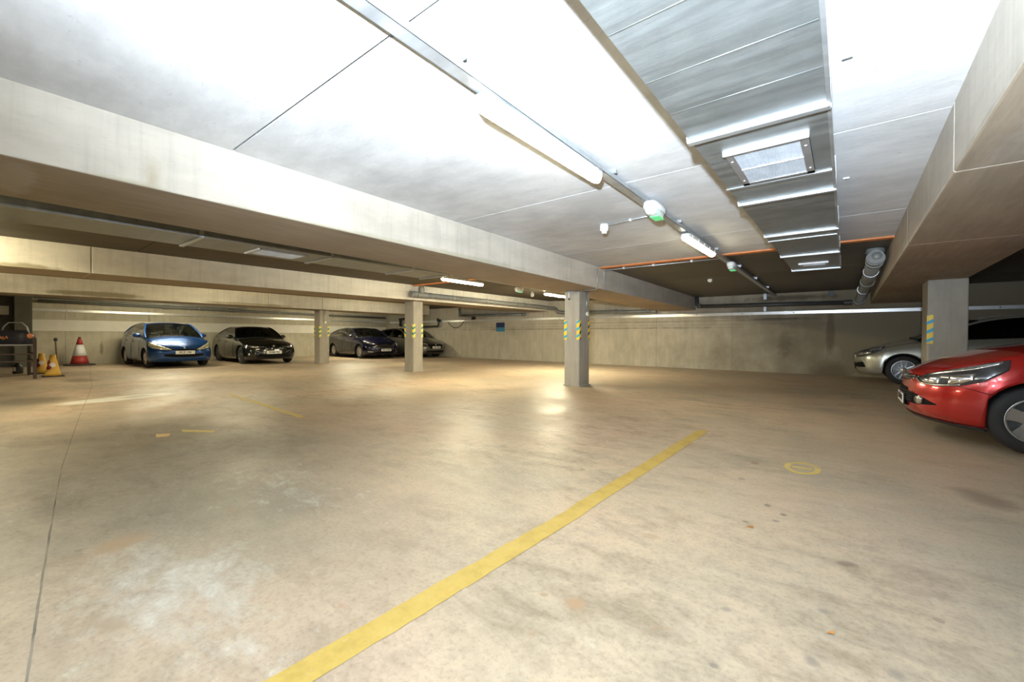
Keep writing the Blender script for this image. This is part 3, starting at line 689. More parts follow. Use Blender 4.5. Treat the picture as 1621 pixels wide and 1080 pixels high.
def pipe_run(name, label, cat, paths, r, mat, collars=(), cr=1.12, clips=()):
    t = thing(name, label, cat)
    for p in paths:
        b = MB(); b.tube(p, r, 20); b.build('pipe', mat, t)
    for (c, d, l) in collars:
        c, d = Vector(c), Vector(d).normalized(); b = MB(); b.tube([c - d * l, c - d * l * 0.9, c + d * l * 0.9, c + d * l], [r * (cr - 0.04), r * cr, r * cr, r * (cr - 0.04)], 20)
        b.build('collar', mat, t)
    for (c, d) in clips:
        c, d = Vector(c), Vector(d).normalized(); b = MB(); b.tube([c - d * 0.015, c + d * 0.015], r * 1.06, 20)
        b.tube([c, c + Vector((0, 0, r + 0.08))], 0.008, 6); b.build('clip', M['galv'], t)
    return t
# conduit and pipe under the slab on the left wall
pipe_run('wall_conduit', 'thin bright conduit high on the left wall', 'conduit', [[(-21.35, 1.1, 2.31), (-21.35, 6.2, 2.275), (-21.35, 7.5, 2.27)]], 0.022, M['galv'])
pipe_run('drain_pipe', 'dark grey drain pipe running high along the left wall', 'pipe', [[(-21.28, 1.2, 2.20), (-21.28, 8.0, 2.15), (-21.28, 14.8, 2.11)]], 0.055, M['pvc'],
         collars=[((-21.28, 4.6, 2.175), (0, 1, 0), 0.10), ((-21.28, 6.9, 2.16), (0, 1, 0), 0.12), ((-21.28, 11.0, 2.13), (0, 1, 0), 0.1)], cr=1.35,
         clips=[((-21.28, 5.7, 2.165), (0, 1, 0)), ((-21.28, 8.9, 2.14), (0, 1, 0))])
# second-bay drain along the beam
ZB = 2.26
pipe_run('drain_pipe', 'grey drain pipe along the second beam with a tee at its near end', 'pipe',
         [[(-9.65, 7.55, ZB), (-9.65, 14.35, ZB), (-9.60, 14.60, ZB - 0.01), (-9.4, 14.75, ZB - 0.04)], [(-9.65, 7.95, ZB), (-9.65, 7.95, 2.54)], [(-9.4, 14.75, ZB - 0.04), (-9.3, 14.78, ZB - 0.18), (-9.0, 14.79, ZB - 0.22), (-8.75, 14.79, ZB - 0.23)]],
         0.075, M['pvc'], collars=[((-9.65, 7.58, ZB), (0, 1, 0), 0.03), ((-9.65, 7.72, ZB), (0, 1, 0), 0.03), ((-9.65, 7.95, ZB), (0, 1, 0), 0.16), ((-9.65, 8.3, ZB), (0, 1, 0), 0.05), ((-9.65, 7.95, 2.42), (0, 0, 1), 0.05), ((-9.65, 12.9, ZB), (0, 1, 0), 0.06)],
         cr=1.16, clips=[((-9.65, 9.2, ZB), (0, 1, 0)), ((-9.65, 10.8, ZB), (0, 1, 0)), ((-9.65, 12.3, ZB), (0, 1, 0))])
pipe_run('drain_pipe', 'grey drain pipe on the back wall between the second and the long beam', 'pipe',
         [[(-8.6, 14.80, 2.02), (-6.75, 14.80, 2.0), (-6.0, 14.80, 1.98), (-5.25, 14.80, 1.98)], [(-5.5, 14.8, 2.0), (-5.55, 14.8, 2.1), (-5.6, 14.8, 2.3)]], 0.07, M['pvc'],
         collars=[((-5.3, 14.8, 1.98), (1, 0, 0), 0.08), ((-6.75, 14.8, 2.0), (1, 0, 0), 0.06)], cr=1.18)
pipe_run('drain_pipe', 'dark pipe high on the back wall behind the drain on the second beam', 'pipe',
         [[(-15.0, 14.80, 2.08), (-11.0, 14.80, 2.02)], [(-15.0, 14.8, 2.08), (-15.05, 14.8, 2.2), (-15.05, 14.8, 2.45)]], 0.06, M['pvc'],
         collars=[((-15.0, 14.8, 2.09), (1, 0, 0), 0.08), ((-11.1, 14.8, 2.02), (1, 0, 0), 0.07), ((-13.2, 14.8, 2.05), (1, 0, 0), 0.05)], cr=1.2, clips=[((-12.6, 14.8, 2.04), (1, 0, 0))])
# far pipe across the near bay and the big drain by the right beam
pipe_run('drain_pipe', 'dark drain pipe across the back wall of the near bay', 'pipe',
         [[(-3.85, 14.78, 2.08), (0.10, 14.78, 2.03)], [(-3.78, 14.78, 2.08), (-3.86, 14.78, 2.14), (-3.88, 14.78, 2.38)]], 0.062, M['pvc_dark'],
         collars=[((-3.8, 14.78, 2.09), (0, 0, 1), 0.07), ((-3.0, 14.78, 2.07), (1, 0, 0), 0.01), ((0.05, 14.78, 2.03), (1, 0, 0), 0.09)], cr=1.18)
XP = 0.36
pipe_run('drain_pipe', 'large grey drain pipe with an end cap, tucked beside the right beam', 'pipe',
         [[(XP, 8.60, 2.32), (XP - 0.02, 11.0, 2.21), (XP - 0.06, 13.4, 2.12), (XP - 0.09, 14.70, 2.04)], [(XP, 8.86, 2.30), (XP, 8.86, 2.50)]], 0.105, M['pvc'],
         collars=[((XP, 8.75, 2.315), (0, 1, -0.04), 0.05), ((XP, 8.95, 2.30), (0, 1, -0.04), 0.04), ((XP, 8.86, 2.45), (0, 0, 1), 0.035), ((XP - 0.02, 11.2, 2.205), (0, 1, -0.04), 0.09), ((XP - 0.08, 14.4, 2.05), (0, 1, -0.06), 0.09)], cr=1.14,
         clips=[((XP - 0.01, 9.9, 2.26), (0, 1, 0)), ((XP - 0.05, 12.4, 2.16), (0, 1, 0))])
b = MB(); b.lathe([(0.0, 8.585), (0.05, 8.588), (0.062, 8.60), (0.064, 8.63)], c=(XP + 0.01, 0, 2.335), axis='y', n=20); 
e = b.build('inspection_cap', M['pvc'], bpy.data.objects['drain_pipe.004'] if 'drain_pipe.004' in bpy.data.objects else None)
# tray drop on the back wall, hole
t = thing('tray_drop', 'short bright tray drop from the near tray to the back trunking', 'cable tray', (-1.93, 14.90, 1.88))
b = MB(); b.box(-0.035, 0.035, -0.03, 0.04, -0.02, 0.18); b.build('channel', M['galv'], t)
b = MB(); b.box(-0.04, 0.04, -0.04, 0.04, 0.34, 0.55); b.build('channel', M['galv'], t)
t = MB(); t.lathe([(0.075, 14.90), (0.075, 14.949)], c=(-0.33, 0, 2.31), axis='y', n=20); tag(t.build('pipe_sleeve', M['black']), 'black open pipe sleeve in the back wall near the slab', 'pipe sleeve')
# hanging black cable, blue sign, valve cluster
t = MB(); t.tube([(-15.95 + 1.13 * k / 12, 14.86, 1.78 - 0.30 * math.sin(PI * k / 12) ** 0.8) for k in range(13)], 0.016, 8); tag(t.build('hanging_cable', M['cable']), 'black cable looping below the back wall trunking', 'cable')
t = thing('wall_sign', 'small navy and light blue sign on the back wall', 'sign', (-12.52, 14.945, 1.49))
b = MB(); b.box(-0.26, 0.26, -0.012, 0.0, -0.21, 0.21); b.build('panel', simple('sign_blue', (0.06, 0.25, 0.38), 0.4), t)
b = MB(); b.box(-0.25, 0.25, -0.015, -0.012, -0.02, 0.20); b.build('dark_field', simple('sign_navy', (0.02, 0.03, 0.09), 0.4), t, label='dark navy upper half')
b = MB(); b.box(0.27, 0.30, -0.012, 0.0, -0.21, 0.05); b.build('edge', simple('sign_pale', (0.35, 0.55, 0.5), 0.4), t)
t = thing('pipe_valve', 'dark pipe fitting and valve hanging on the back wall behind the grey hatchback', 'pipe fitting', (-16.6, 14.8, 1.75))
b = MB(); b.tube([(-2.8, 0, -0.20), (-0.05, 0, -0.17), (0.0, 0, -0.10), (0.0, 0, 0.15), (-0.1, 0, 0.22)], 0.05, 12); b.build('pipe', M['pvc_dark'], t)
b = MB(); b.lathe([(0.09, -0.06), (0.10, 0.0), (0.09, 0.06)], c=(0, 0, 0.12), n=14); b.build('valve', M['black'], t)
t = thing('pipe_valve', 'dark pipe tee hanging on the back wall beside the blue hatchback roof', 'pipe fitting', (-19.6, 14.8, 1.95))
b = MB(); b.tube([(-0.3, 0, 0.05), (0.3, 0, 0.08)], 0.06, 12); b.tube([(-0.2, 0, -0.35), (-0.2, 0, 0.1)], 0.07, 12); b.build('pipe', M['black'], t)
for x, z in ((-14.2, 1.93),):
    t = MB(); t.box(x - 0.09, x + 0.09, 14.85, 14.95, z - 0.06, z + 0.08); tag(t.build('junction_box', M['black']), 'small black junction box above the back wall trunking', 'junction box')

# ------------------------------------------------------------------ floor markings
def ribbon(pts, wid, jit, mat, name, label, seg=60, h=0.0016, endjag=0.0):
    mb = MB(); rows = []
    P = [Vector(p) for p in pts]
    Ln = [(P[i + 1] - P[i]).length for i in range(len(P) - 1)]; tot = sum(Ln)
    for k in range(seg + 1):
        d = tot * k / seg; i = 0
        while i < len(Ln) - 1 and d > Ln[i]: d -= Ln[i]; i += 1
        p = P[i].lerp(P[i + 1], d / Ln[i]); u = (P[i + 1] - P[i]).normalized(); n = Vector((-u.y, u.x))
        a = wid / 2 + random.uniform(-1, 1) * jit; b_ = wid / 2 + random.uniform(-1, 1) * jit
        rows.append([(p.x + n.x * a, p.y + n.y * a, h), (p.x, p.y, h), (p.x - n.x * b_, p.y - n.y * b_, h)])
    mb.grid(rows, smooth=False)
    return tag(mb.build(name, mat), label, 'floor marking')
ribbon([(-1.36, -0.6), (-1.345, 0.3), (-1.32, 1.0), (-1.275, 2.25), (-1.285, 2.35), (-1.27, 3.6), (-1.26, 5.12)], 0.115, 0.0035, M['yellow_line'], 'bay_line', 'long yellow painted bay line running up the middle of the floor', 90)
ribbon([(-8.75, 2.78), (-7.2, 2.70), (-5.55, 2.60)], 0.085, 0.012, M['worn_yellow'], 'bay_line', 'short faded yellow bay line on the left half of the floor', 40)
ribbon([(-5.7, 1.2), (-7.0, 0.2), (-10.0, 0.15)], 0.09, 0.02, M['worn_yellow'], 'bay_line', 'very faint yellow line at the left edge of the floor', 20) if False else None
mb = MB(); n = 40; ro = []; ri = []
for k in range(n + 1):
    a = 2 * PI * k / n; ro.append((-0.265 + 0.125 * math.cos(a) * (1 + random.uniform(-.03, .03)), 4.165 + 0.19 * math.sin(a), 0.0016)); ri.append((-0.265 + 0.085 * math.cos(a), 4.165 + 0.135 * math.sin(a), 0.0016))
mb.grid([ro, ri], smooth=False); mb.box(-0.33, -0.20, 4.14, 4.185, 0.0003, 0.0016); 
tag(mb.build('painted_circle', M['worn_yellow']), 'faded yellow painted ring on the floor, right of the long line', 'floor marking')
mb = MB(); mb.add([(-5.80, 1.16, .0016), (-5.62, 1.13, .0016), (-5.57, 1.22, .0016), (-5.72, 1.27, .0016)], [(0, 1, 2, 3)]); tag(mb.build('paint_patch', simple('peach_paint', (0.62, 0.42, 0.2), 0.7)), 'small peach paint patch on the worn floor', 'floor marking')
mb = MB(); mb.add([(-5.86, 1.40, .0016), (-5.70, 1.37, .0016), (-5.42, 1.58, .0016), (-5.52, 1.62, .0016)], [(0, 1, 2, 3)]); tag(mb.build('paint_patch', M['worn_yellow']), 'small yellow paint smear beside the peach patch', 'floor marking')
leaf = simple('orange_leaf', (0.45, 0.20, 0.05), 0.6)
for x, y, r_ in ((-0.41, 2.68, 0.018), (-0.03, 1.9, 0.012)):
    mb = MB(); mb.add([(x - r_, y - r_ * .6, .002), (x + r_, y - r_ * .2, .004), (x + r_ * .8, y + r_, .008), (x - r_ * .4, y + r_ * .7, .003)], [(0, 1, 2, 3)])
    tag(mb.build('dry_leaf', leaf), 'tiny orange scrap of leaf on the floor, ' + ('below the yellow ring' if r_ > .015 else 'nearer the bottom right'), 'leaf')
# ------------------------------------------------------------------ cars
def paint(name, col, metal=0.35, rough=0.28):
    m, nt, b = new_mat(name)
    b.inputs['Base Color'].default_value = (*col, 1); b.inputs['Metallic'].default_value = metal
    b.inputs['Roughness'].default_value = rough; b.inputs['Coat Weight'].default_value = 1.0
    b.inputs['Coat Roughness'].default_value = 0.03
    n = noise(nt, coords(nt), 900, 2)
    L(nt, ramp(nt, n, [(0.3, tuple(c * 0.85 for c in col)), (0.7, tuple(min(1, c * 1.15) for c in col))]), b.inputs['Base Color'])
    return m
def glass_mat(name, tint=(0.50, 0.56, 0.52), t=0.6):
    m, nt, b = new_mat(name)
    tr = nt.nodes.new('ShaderNodeBsdfTransparent'); tr.inputs[0].default_value = (*tint, 1)
    gl = nt.nodes.new('ShaderNodeBsdfGlossy'); gl.inputs['Roughness'].default_value = 0.02; gl.inputs[0].default_value = (1, 1, 1, 1)
    fr = nt.nodes.new('ShaderNodeFresnel'); fr.inputs[0].default_value = 1.5
    mx = nt.nodes.new('ShaderNodeMixShader'); L(nt, math_n(nt, 'ADD', math_n(nt, 'MULTIPLY', fr.outputs[0], 0.9), 0.03), mx.inputs[0])
    L(nt, tr.outputs[0], mx.inputs[1]); L(nt, gl.outputs[0], mx.inputs[2])
    L(nt, mx.outputs[0], nt.nodes['Material Output'].inputs[0]); return m
M['glass'] = glass_mat('car_glass', (0.72, 0.78, 0.73)); M['glass_dark'] = glass_mat('dark_car_glass', (0.16, 0.18, 0.17))
M['chrome'] = simple('chrome', (0.80, 0.80, 0.80), 0.12, 1.0, noise_amt=0.02)
M['alloy'] = simple('alloy_wheel', (0.62, 0.62, 0.62), 0.28, 0.8, noise_amt=0.03)
M['alloy_dark'] = simple('dark_alloy', (0.10, 0.10, 0.10), 0.35, 0.6)
M['tyre'] = simple('tyre_rubber', (0.022, 0.022, 0.023), 0.75)
M['under'] = simple('underbody_black', (0.010, 0.010, 0.010), 0.85, spec=0.1)
M['plate'] = simple('white_number_plate', (0.82, 0.82, 0.78), 0.4, noise_amt=0.02)
M['ink'] = simple('plate_characters', (0.02, 0.02, 0.02), 0.5)
M['lamp'] = simple('headlamp_reflector', (0.72, 0.73, 0.74), 0.12, 0.9, noise_amt=0.3, nscale=22)
M['lamp_dark'] = simple('headlamp_bezel', (0.05, 0.05, 0.055), 0.15, 0.2, coat=1.0)
M['amber'] = simple('headlamp_pale_yellow', (0.70, 0.68, 0.50), 0.12, 0.5, noise_amt=0.35, nscale=20)
M['seat'] = simple('seat_fabric', (0.10, 0.10, 0.11), 0.9)
M['seat_light'] = simple('pale_seat_fabric', (0.35, 0.34, 0.31), 0.9)
M['trim_black'] = simple('gloss_black_trim', (0.012, 0.012, 0.014), 0.2, coat=0.5)

def interp(tab, x):
    if x <= tab[0][0]: return tab[0][1]
    for (a, va), (b, vb) in zip(tab[:-1], tab[1:]):
        if x <= b:
            t = (x - a) / (b - a) if b > a else 0
            return va + (vb - va) * t
    return tab[-1][1]
def smooth_tab(tab, n=200):
    """catmull-rom resample of a table of (x, value) -> finer table"""
    out = []
    P = tab
    for i in range(len(P) - 1):
        p0 = P[max(i - 1, 0)]; p1 = P[i]; p2 = P[i + 1]; p3 = P[min(i + 2, len(P) - 1)]
        m1 = (p2[1] - p0[1]) / max(1e-6, (p2[0] - p0[0])); m2 = (p3[1] - p1[1]) / max(1e-6, (p3[0] - p1[0]))
        h = p2[0] - p1[0]
        if h < 1e-6: continue
        for k in range(12):
            t = k / 12
            v = (2 * t**3 - 3 * t**2 + 1) * p1[1] + (t**3 - 2 * t**2 + t) * h * m1 + (-2 * t**3 + 3 * t**2) * p2[1] + (t**3 - t**2) * h * m2
            out.append((p1[0] + h * t, v))
    out.append(P[-1]); return out

class Car:
    """local frame: +X is forwards, nose at X = L/2; y = left of the car; d = distance behind the nose"""
    def __init__(s, P):
        s.P = P; s.L = P['L']; s.hw = P['W'] / 2
        s.edge = smooth_tab(P['edge']); s.cen = smooth_tab(P['cen']); s.noz = smooth_tab(P['nose']); s.tail = smooth_tab(P['tail'])
        s.vert = smooth_tab(P['vert']); s.Rf = P.get('Rf', 0.55); s.Rr = P.get('Rr', 0.40); s.nf = P.get('nf', 2.7)
        s.xa1 = P['foh']; s.xa2 = P['foh'] + P['wb']; s.wr = P['wr']; s.ar = P['wr'] + 0.045
        s.sill = P.get('sill', 0.22)
        # half perimeter: list of (d, y) at full width
        pts = []; e = 2 / s.nf
        for k in range(23):
            a = (k / 22) * PI / 2
            pts.append((s.Rf * (1 - math.cos(a) ** e), s.hw * math.sin(a) ** e))
        xs = set()
        for xa in (s.xa1, s.xa2):
            for k in range(21):
                xs.add(round(xa - s.ar * 0.999 * math.cos(PI * k / 20), 4))
        x = s.Rf
        while x < s.L - s.Rr: xs.add(round(x, 4)); x += 0.11
        xs = sorted(x for x in xs if s.Rf + 0.02 < x < s.L - s.Rr - 0.02)
        ys = lambda x: s.hw
        f = [(x, s.hw) for x in xs]
        pts += f
        for k in range(17):
            a = (k / 16) * PI / 2
            pts.append((s.L - s.Rr * (1 - math.sin(PI / 2 - a) ** 1.0) if False else s.L - s.Rr + s.Rr * (math.sin(a) ** e), s.hw * math.cos(a) ** e))
        s.per = pts
        q = [0]
        for a, b in zip(pts[:-1], pts[1:]): q.append(q[-1] + math.hypot(a[0] - b[0], a[1] - b[1]))
        s.q = q
    def plan(s, q):
        Q = s.q
        if q <= 0: return s.per[0]
        for i in range(len(Q) - 1):
            if q <= Q[i + 1]:
                t = (q - Q[i]) / max(1e-9, Q[i + 1] - Q[i]); a, b = s.per[i], s.per[i + 1]
                return (a[0] + (b[0] - a[0]) * t, a[1] + (b[1] - a[1]) * t)
        return s.per[-1]
    def ztop(s, d): return interp(s.edge, d)
    def zbot(s, d, arch=True):
        z = interp(s.P['bot'], d) if 'bot' in s.P else s.sill
        if arch:
            for xa in (s.xa1, s.xa2):
                if abs(d - xa) < s.ar: z = max(z, s.wr + math.sqrt(max(0, s.ar**2 - (d - xa)**2)))
        return z
    def wf(s, z, d):
        """width factor from the height, relative to sill..edge"""
        zt = s.ztop(d); t = (z - s.sill) / max(0.05, zt - s.sill)
        return interp(s.vert, max(0, min(1, t)))
    def pt(s, d, y, z, off=0.0):
        """point of the lower shell for plan position (d,y) and height z, in local coords (left side)"""
        fr = max(0.0, 1 - d / s.Rf) ** 1.0; rr = max(0.0, 1 - (s.L - d) / s.Rr)
        wf = s.wf(z, d)
        dd = d + interp(s.noz, z) * (1 - (1 - fr) ** 2) - interp(s.tail, z) * rr
        return Vector((s.L / 2 - dd, y * wf, z))
    def S(s, q, z, off=0.0):
        d, y = s.plan(q); p = s.pt(d, y, z)
        if off:
            e = 0.01
            a = s.pt(*s.plan(q + e), z); b = s.pt(*s.plan(max(0, q - e)), z)
            c = s.pt(d, y, z + e); g = s.pt(d, y, z - e)
            n = (a - b).cross(c - g)
            n = n.normalized() if n.length > 1e-9 else Vector((1, 0, 0))
            ref = Vector((1, 0, 0)) if d < s.Rf * 0.3 else Vector((0, 1, 0)) if d < s.L - 0.3 * s.Rr else Vector((-1, 0, 0))
            if n.dot(ref) < 0: n = -n
            p = p + n * off
        return p
    def patch(s, name, mat, parent, lo, hi, off=0.004, side=1, nc=18, nr=8, bulge=0.0, label=None, mb=None):
        """conformal patch between curves lo and hi: lists of (q, z). side +1 left, -1 right, 0 both (mirrored about the centre)"""
        b = mb or MB()
        def curve(c, t):
            L_ = [0]
            for a, e in zip(c[:-1], c[1:]): L_.append(L_[-1] + math.hypot(e[0] - a[0], e[1] - a[1]))
            x = t * L_[-1]
            for i in range(len(c) - 1):
                if x <= L_[i + 1] + 1e-9:
                    f = (x - L_[i]) / max(1e-9, L_[i + 1] - L_[i]); return (c[i][0] + (c[i + 1][0] - c[i][0]) * f, c[i][1] + (c[i + 1][1] - c[i][1]) * f)
            return c[-1]
        for sd in ((1, -1) if side == 0 else (side,)):
            rows = []
            for r in range(nr + 1):
                row = []
                for c in range(nc + 1):
                    u = c / nc; v = r / nr
                    a = curve(lo, u); e = curve(hi, u); q = a[0] + (e[0] - a[0]) * v; z = a[1] + (e[1] - a[1]) * v
                    o_ = off + bulge * (4 * u * (1 - u)) ** 0.6 * (4 * v * (1 - v)) ** 0.6
                    p = s.S(abs(q), z, o_); sg = sd if q >= 0 else -sd
                    row.append((p.x, p.y * sg, p.z))
                rows.append(row)
            # skirt down to the shell so the patch has thickness
            b.grid(rows)
            rim = [rows[0][k] for k in range(nc + 1)] + [rows[r][nc] for r in range(1, nr + 1)] + [rows[nr][k] for k in range(nc - 1, -1, -1)] + [rows[r][0] for r in range(nr - 1, 0, -1)]
            cx = Vector((0, 0, 0))
            inner = [(p[0] - (0.02 if p[0] > 0 else -0.02) * (1 if abs(p[0]) > s.L / 2 - s.Rf else 0), p[1] - math.copysign(min(0.015, abs(p[1])), p[1]), p[2]) for p in rim]
            b.grid([rim + [rim[0]], inner + [inner[0]]], smooth=False)
        if mb: return None
        return b.build(name, mat, parent, label=label)
    def build(s, root, mats):
        P = s.P; pm = mats['paint']
        nz = 12
        # --- lower shell + bonnet / boot deck
        b = MB(); shell_bot = []
        for sd in (1, -1):
            rows = []
            for (d, y) in s.per:
                zb, zt = s.zbot(d), s.ztop(d)
                row = []
                for k in range(nz + 1):
                    z = zb + (zt - zb) * (k / nz) ** 0.9
                    p = s.pt(d, y, z); row.append((p.x, p.y * sd, p.z))
                rows.append(row)
            b.grid(rows, flip=(sd < 0))
            # rolled lip under the edge
            shell_bot = [r[0] for r in rows]
            lip = [(x, y - math.copysign(min(0.05, abs(y)), y), z) for x, y, z in shell_bot]
            b.grid([shell_bot, lip], 1, smooth=False)
            inn = [(x * 0.96, y * 0.35, z + 0.02) for x, y, z in lip]
            b.grid([lip, inn], 1, smooth=False)
        gx0, gx1 = P['cowl'], P['gtail']
        rowsL = []
        for (d, y) in s.per:
            zt = s.ztop(d); pe = s.pt(d, y, zt)
            zcn = interp(s.cen, d) if gx0 - 0.001 > d or d > gx1 else None
            zc_ = interp(s.cen, d)
            row = []
            for k in range(-8, 9):
                u = k / 8; yy = pe.y * u
                prof = (1 - abs(u) ** 2.4)
                row.append((pe.x, yy, zt + (max(zc_, zt) - zt) * prof))
            rowsL.append((d, row))
        def deck(a, b_):
            rr = [r for d, r in rowsL if a <= d <= b_]
            if len(rr) > 1: b.grid(rr)
        deck(-1, gx0 + 0.06); deck(gx1 - 0.06, s.L + 1)
        b.build('body', [pm, M['under']], root)
        # underbody
        b = MB(); z = s.sill + 0.03
        b.box(-s.L / 2 + 0.25, s.L / 2 - 0.25, -s.hw * 0.72, s.hw * 0.72, z, z + 0.05)
        b.box(-s.L / 2 + 0.55, s.L / 2 - 1.0, -s.hw * 0.9, s.hw * 0.9, 0.40, 0.46)
        for xa in (s.xa1, s.xa2):
            X = s.L / 2 - xa
            for sd in (-1, 1):
                V = []; n = 14
                for k in range(n + 1):
                    a = PI * k / n; V.append((X + s.ar * math.cos(a), s.wr + s.ar * math.sin(a)))
                for y0, y1 in ((s.hw * 0.93 * sd, s.hw * 0.60 * sd),):
                    rr = [[(vx, y0, vz) for vx, vz in V], [(vx, y1, vz) for vx, vz in V]]; b.grid(rr)
                b.prism([(vx, vz) for vx, vz in V], 'y', s.hw * 0.60 * sd, s.hw * 0.59 * sd)
        b.build('underbody', M['under'], root)
        # --- greenhouse
        rail = smooth_tab(P['rail']); crown = smooth_tab(P['crown']); ryt = smooth_tab(P['railw'])
        rf0, rf1 = P['roof']
        xs = []; n1 = 12
        for k in range(n1 + 1): xs.append(gx0 + (rf0 - gx0) * k / n1)
        for k in range(1, 15): xs.append(rf0 + (rf1 - rf0) * k / 14)
        for k in range(1, 11): xs.append(rf1 + (gx1 - rf1) * k / 10)
        def base(d): zt = s.ztop(d); p = s.pt(d, s.hw, zt); return p.x, (interp([(q_[0], q_[1]) for q_ in [(0, 1), (9, 1)]], d)) * s.yedge(d) * 0.975, zt
        sec = []
        for d in xs:
            x, yb, zb = base(d); zr = max(zb, interp(rail, d)); yr = min(yb, interp(ryt, d) * s.hw); zk = max(zr, interp(crown, d))
            if zr - zb < 0.004: yr = yb
            else:
                t = (zr - zb) / max(0.01, P['crown_max'] - zb); yr = yb + (interp(ryt, d) * s.hw - yb) * min(1, t)
            side = [(yb + (yr - yb) * (k / 5) - 0.0 + 0.018 * math.sin(PI * k / 5), zb + (zr - zb) * k / 5) for k in range(6)]
            top = [(yr * (1 - k / 6), zr + (zk - zr) * (1 - (1 - k / 6) ** 2.3)) for k in range(7)]
            bow = P.get('bow', 0.10)
            sec.append((d, x, side, top))
        # windscreen / rear window curvature: push the centre outwards along x
        def topx(x, d, y, yr):
            u = 1 - (y / max(0.01, yr)) ** 2
            if d < rf0: return x + 0.10 * u * (1 - (d - gx0) / (rf0 - gx0)) ** 0.5 * 1.0
            if d > rf1: return x - 0.06 * u * ((d - rf1) / (gx1 - rf1))
            return x
        def top_rows(a, b_):
            out = []
            for d, x, side, top in sec:
                if a - 1e-6 <= d <= b_ + 1e-6:
                    yr = top[0][0]
                    r = [(topx(x, d, y, yr), y, z) for y, z in top]
                    out.append(r + [(px, -py, pz) for px, py, pz in r[-2::-1]])
            return out
        rb = MB(); rb.grid(top_rows(rf0, rf1)); roof = rb.build('roof', pm, root)
        ws = MB(); ws.grid(top_rows(gx0, rf0)); ws.build('windscreen', mats.get('glass', M['glass']), root)
        rw = MB(); rw.grid(top_rows(rf1, gx1)); rw.build('rear_window', mats.get('glass', M['glass']), root)
        # side glass between window ranges, panels elsewhere
        wins = P['wins']
        for sd in (1, -1):
            for (a, b_) in wins:
                g = MB(); rows = []
                ds = [a + (b_ - a) * k / 10 for k in range(11)]
                for d in ds:
                    rows.append(s.side_col(sec, d, sd))
                g.grid(rows); g.build('side_window', mats.get('sglass', mats.get('glass', M['glass'])), root)
            # pillars/panels
            edges = [gx0] + [v for w_ in wins for v in w_] + [gx1]
            for k in range(0, len(edges), 2):
                a, b_ = edges[k], edges[k + 1]
                if b_ - a < 0.01: continue
                g = MB(); rows = []
                m_ = max(2, int((b_ - a) / 0.04))
                for j in range(m_ + 1):
                    rows.append(s.side_col(sec, a + (b_ - a) * j / m_, sd, 0.002))
                g.grid(rows); g.build('pillar', M['trim_black'] if 0 < k < len(edges) - 2 else pm, root)
            # rails: A pillar, cantrail, C pillar as painted tubes; belt strip
            pts = [(topx(x, d, top[0][0], top[0][0]), sd * top[0][0], top[0][1]) for d, x, side, top in sec]
            g = MB(); g.tube(pts, 0.028, 8); g.build('roof_rail', pm if not mats.get('rail') else mats['rail'], root)
            pts = [(x, sd * (side[0][0] + 0.004), side[0][1] + 0.004) for d, x, side, top in sec if d > gx0 + 0.15 and d < gx1 - 0.1]
            g = MB(); g.tube(pts, 0.010, 6); g.build('waist_trim', mats.get('waist', M['trim_black']), root)
        # base trim at screen foot
        g = MB(); pts = [(topx(sec[0][1], gx0, y, sec[0][3][0][0]) + 0.01, y, z + 0.0) for y, z in [(t[0], t[1]) for t in sec[0][3]]]
        pts = pts + [(a, -b2, c) for a, b2, c in pts[-2::-1]]
        g.tube(pts, 0.014, 6); g.build('screen_base', M['black'], root)
        # interior
        xw = s.L / 2 - gx0
        g = MB(); g.box(xw - 0.62, xw - 0.10, -s.hw * 0.80, s.hw * 0.80, s.ztop(gx0) - 0.25, s.ztop(gx0) - 0.02); g.build('dashboard', M['seat'], root, bevel=0.03)
        g = MB(); cx = xw - 0.85; g.tube([(cx + 0.06 * math.sin(2 * PI * k / 20) * 0, -s.hw * 0.42 + 0.18 * math.cos(2 * PI * k / 20), s.ztop(gx0) + 0.02 + 0.17 * math.sin(2 * PI * k / 20)) for k in range(20)], 0.014, 6, closed=True); g.build('steering_wheel', M['black'], root)
        sm_ = mats.get('seat', M['seat'])
        for (xx, yy) in ((xw - 1.35, 0.36), (xw - 1.35, -0.36), (xw - 2.25, 0.34), (xw - 2.25, -0.34)):
            g = MB(); g.obox((xx, yy, 0.80), (0.06, 0, 0.0), (0, 0.24, 0), (-0.06, 0, 0.30)); g.build('seat_back', sm_, root, bevel=0.04)
            g = MB(); g.obox((xx - 0.08, yy, 1.18), (0.04, 0, 0), (0, 0.13, 0), (-0.01, 0, 0.08)); g.build('headrest', sm_, root, bevel=0.03)
        g = MB(); g.box(xw - 2.2, xw - 0.4, -s.hw * 0.82, s.hw * 0.82, 0.5, 0.60); g.build('cabin_floor', M['under'], root)
        g = MB(); g.box(s.L / 2 - rf0 - 0.02, s.L / 2 - rf0 + 0.01, -0.11, 0.11, interp(crown, rf0) - 0.14, interp(crown, rf0) - 0.075); g.build('rear_view_mirror', M['black'], root, bevel=0.01)
        # wheels
        for xa in (s.xa1, s.xa2):
            for sd in (1, -1):
                s.wheel(root, s.L / 2 - xa, sd, mats)
        # mirrors
        md = P['mirror']; x, yb, zb = base(md)
        for sd in (1, -1):
            g = MB(); rows = []
            for i in range(9):
                th = PI * i / 8; row = []
                for k in range(17):
                    ph = 2 * PI * k / 16
                    row.append((x - 0.02 + 0.075 * math.sin(th) * math.cos(ph) - 0.0, sd * (yb + 0.13 - 0.115 * math.cos(th)), zb + 0.085 + 0.075 * math.sin(th) * math.sin(ph) ** 1))
                rows.append(row)
            g.grid(rows); g.tube([(x, sd * (yb - 0.02), zb + 0.02), (x - 0.01, sd * (yb + 0.06), zb + 0.06)], 0.022, 8)
            g.build('door_mirror', mats.get('mirror', pm), root)
